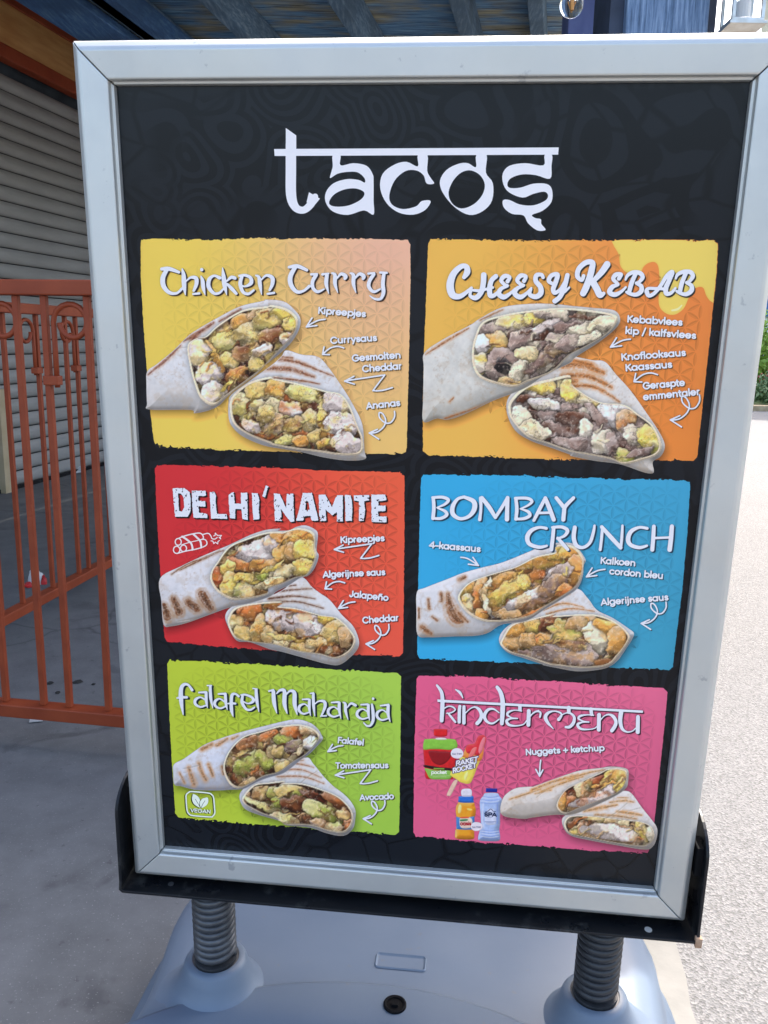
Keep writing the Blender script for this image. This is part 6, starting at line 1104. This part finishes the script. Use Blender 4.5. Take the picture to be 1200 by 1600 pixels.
# dynamite doodle
def ell(cx, cy, rx, ry, n=16): return [(cx + rx * math.cos(2 * math.pi * i / n), cy + ry * math.sin(2 * math.pi * i / n)) for i in range(n + 1)]
def dstroke(P, w): return [(FR['DY'][0] + x / 10.91, FR['DY'][1] + y / 10.91, w) for x, y in P]
dd = [dstroke(ell(262, 395, 52, 58), 1.8), dstroke(ell(235, 530, 55, 62), 1.8), dstroke(ell(352, 505, 52, 56), 1.8)]
for q, w in (([(270, 335), (340, 305), (460, 270), (600, 245), (660, 260), (690, 310), (680, 350)], 1.9), ([(320, 445), (450, 405), (600, 370)], 1.4), ([(250, 590), (400, 550), (560, 520), (700, 475), (750, 430), (735, 370), (690, 350), (640, 360)], 1.9), ([(330, 305), (400, 350), (480, 420), (505, 500), (500, 530)], 3.0), ([(520, 265), (580, 320), (640, 390), (655, 490)], 3.0), ([(680, 270), (770, 250), (815, 290), (840, 340), (890, 345), (925, 320)], 1.7)):
    dd.append(dstroke(smooth_open(q), w))
dd.append(dstroke([(865, 295), (890, 285), (892, 245), (930, 285), (1000, 285), (975, 310), (985, 345), (955, 315)], 1.4)); dd.append(dstroke([(820, 378), (850, 380), (868, 425), (895, 400), (935, 430), (938, 390), (965, 370)], 1.4))
X, Y, f = strokes_field(dd, st=.4); draw('dynamite_drawing', [iso(X, Y, f, (.98, .90, .92), 8, 60)], sheet)
# vegan badge
VF = FR['VE']; vp = lambda s: [(VF[0] + float(a.split(',')[0]) / VF[2], VF[1] + float(a.split(',')[1]) / VF[2]) for a in s.split()]
rim = vp('290,190 400,190 780,225 880,270 930,360 955,640 960,760 910,840 830,865 380,830 270,780 220,680 195,400 200,270 290,190')
rs_ = [(x, y, 2.1) for x, y in smooth_open(rim)]
vt = text_strokes('VEGAN', VF[0] + 310 / VF[2], VF[1] + 735 / VF[2], VF[0] + 850 / VF[2], VF[1] + 775 / VF[2], 8.0, 1.25)
lf = smooth_closed(vp('390,250 500,310 560,400 565,520 590,615 480,580 390,500 350,390 365,300'), 5); rf = smooth_closed(vp('770,350 785,460 740,550 640,615 590,610 555,520 575,420 660,365'), 5)
X, Y = grid(286, 1230, 342, 1280, .4); f = stroke_sd(rs_, X, Y)
for s in vt: f = np.maximum(f, stroke_sd(s, X, Y))
f = np.maximum(f, poly_sd(lf, X, Y)); f = np.maximum(f, poly_sd(rf, X, Y)); vein = np.maximum(stroke_sd([(VF[0] + a / VF[2], VF[1] + b / VF[2], .7) for a, b in ((440, 390), (520, 520), (575, 610))], X, Y), stroke_sd([(VF[0] + a / VF[2], VF[1] + b / VF[2], .7) for a, b in ((700, 430), (640, 520), (600, 610))], X, Y))
vein = np.maximum(vein, stroke_sd([(VF[0] + a / VF[2], VF[1] + b / VF[2], .7) for a, b in ((600, 400), (560, 450), (552, 540), (580, 610))], X, Y)); f = np.minimum(f, -vein)
g2 = np.full(f.shape, -1e9); g2[:-2, :] = -1e9
sf = np.full(f.shape, -1e9); sf[2:, :-4] = f[:-2, 4:]
draw('vegan_badge', [iso(X, Y, sf, (40, 52, 20), 8, 60), iso(X, Y, f, (.96, .98, .94), 9, 60)], sheet)
# kids' products
cv, items = paint_products()
for i, (Cc_, Mm) in enumerate(items): draw(['pouch_picture', 'ice_lolly_picture', 'badge', 'juice_bottle_picture', 'water_bottle_picture', 'badge'][i], [iso(cv.X, cv.Y, Mm, Cc_, 3 + (i in (2, 5)) * 2 + (i == 1) * 1, 1)], sheet, label=PRODN[i])
def ptxt(txt, x0_, y0_, x1_, y1_, em, w, col, sh=None, slant=0.):
    Pf = FR['PR']; s = text_strokes(txt, Pf[0] + x0_ / 8, Pf[1] + y0_ / 8, Pf[0] + x1_ / 8, Pf[1] + y1_ / 8, em, w, slant); X, Y, f = strokes_field(s, st=.35); L_ = []
    if sh: L_.append(iso(X, Y, f + 1.0, sh, 8, 60))
    L_.append(iso(X, Y, f, col, 9, 60)); draw('product_lettering', L_, sheet)
ptxt('RAKET', 500, 528, 775, 470, 10.5, 1.9, (240, 236, 244), (70, 44, 110), .25); ptxt('ROCKET', 462, 618, 752, 545, 10.5, 1.9, (240, 236, 244), (70, 44, 110), .25)
ptxt('SPA', 855, 1158, 1008, 1160, 8.5, 1.7, (24, 40, 84)); ptxt('oasis', 555, 1270, 690, 1270, 8.2, 1.2, (176, 24, 50)); ptxt('pocket', 192, 628, 385, 628, 7.5, 1.4, (236, 244, 226))
for a in ('860,1225 1000,1225', '880,1240 970,1240', '890,1168 950,1168', '180,650 420,650', '210,664 380,664'): 
    X, Y, f = strokes_field([[(p_[0], p_[1], .55) for p_ in pts('PR ' + a)]]); draw('small_print', [iso(X, Y, f, (90, 110, 160) if '12' in a or '11' in a else (200, 226, 170), 8, 60)], sheet)
pk = smooth_open(pts('PR 868,1100 900,1092 935,1065 965,1092 1000,1100')); X, Y, f = strokes_field([[(a_, b_, .9) for a_, b_ in pk]]); draw('water_emblem', [iso(X, Y, f, (40, 60, 110), 8, 60)], sheet)
for a in ((455, 390, 575, 385), (705, 1305, 812, 1300)): ptxt('bio free', *a, 4.2, .55, (150, 148, 170))
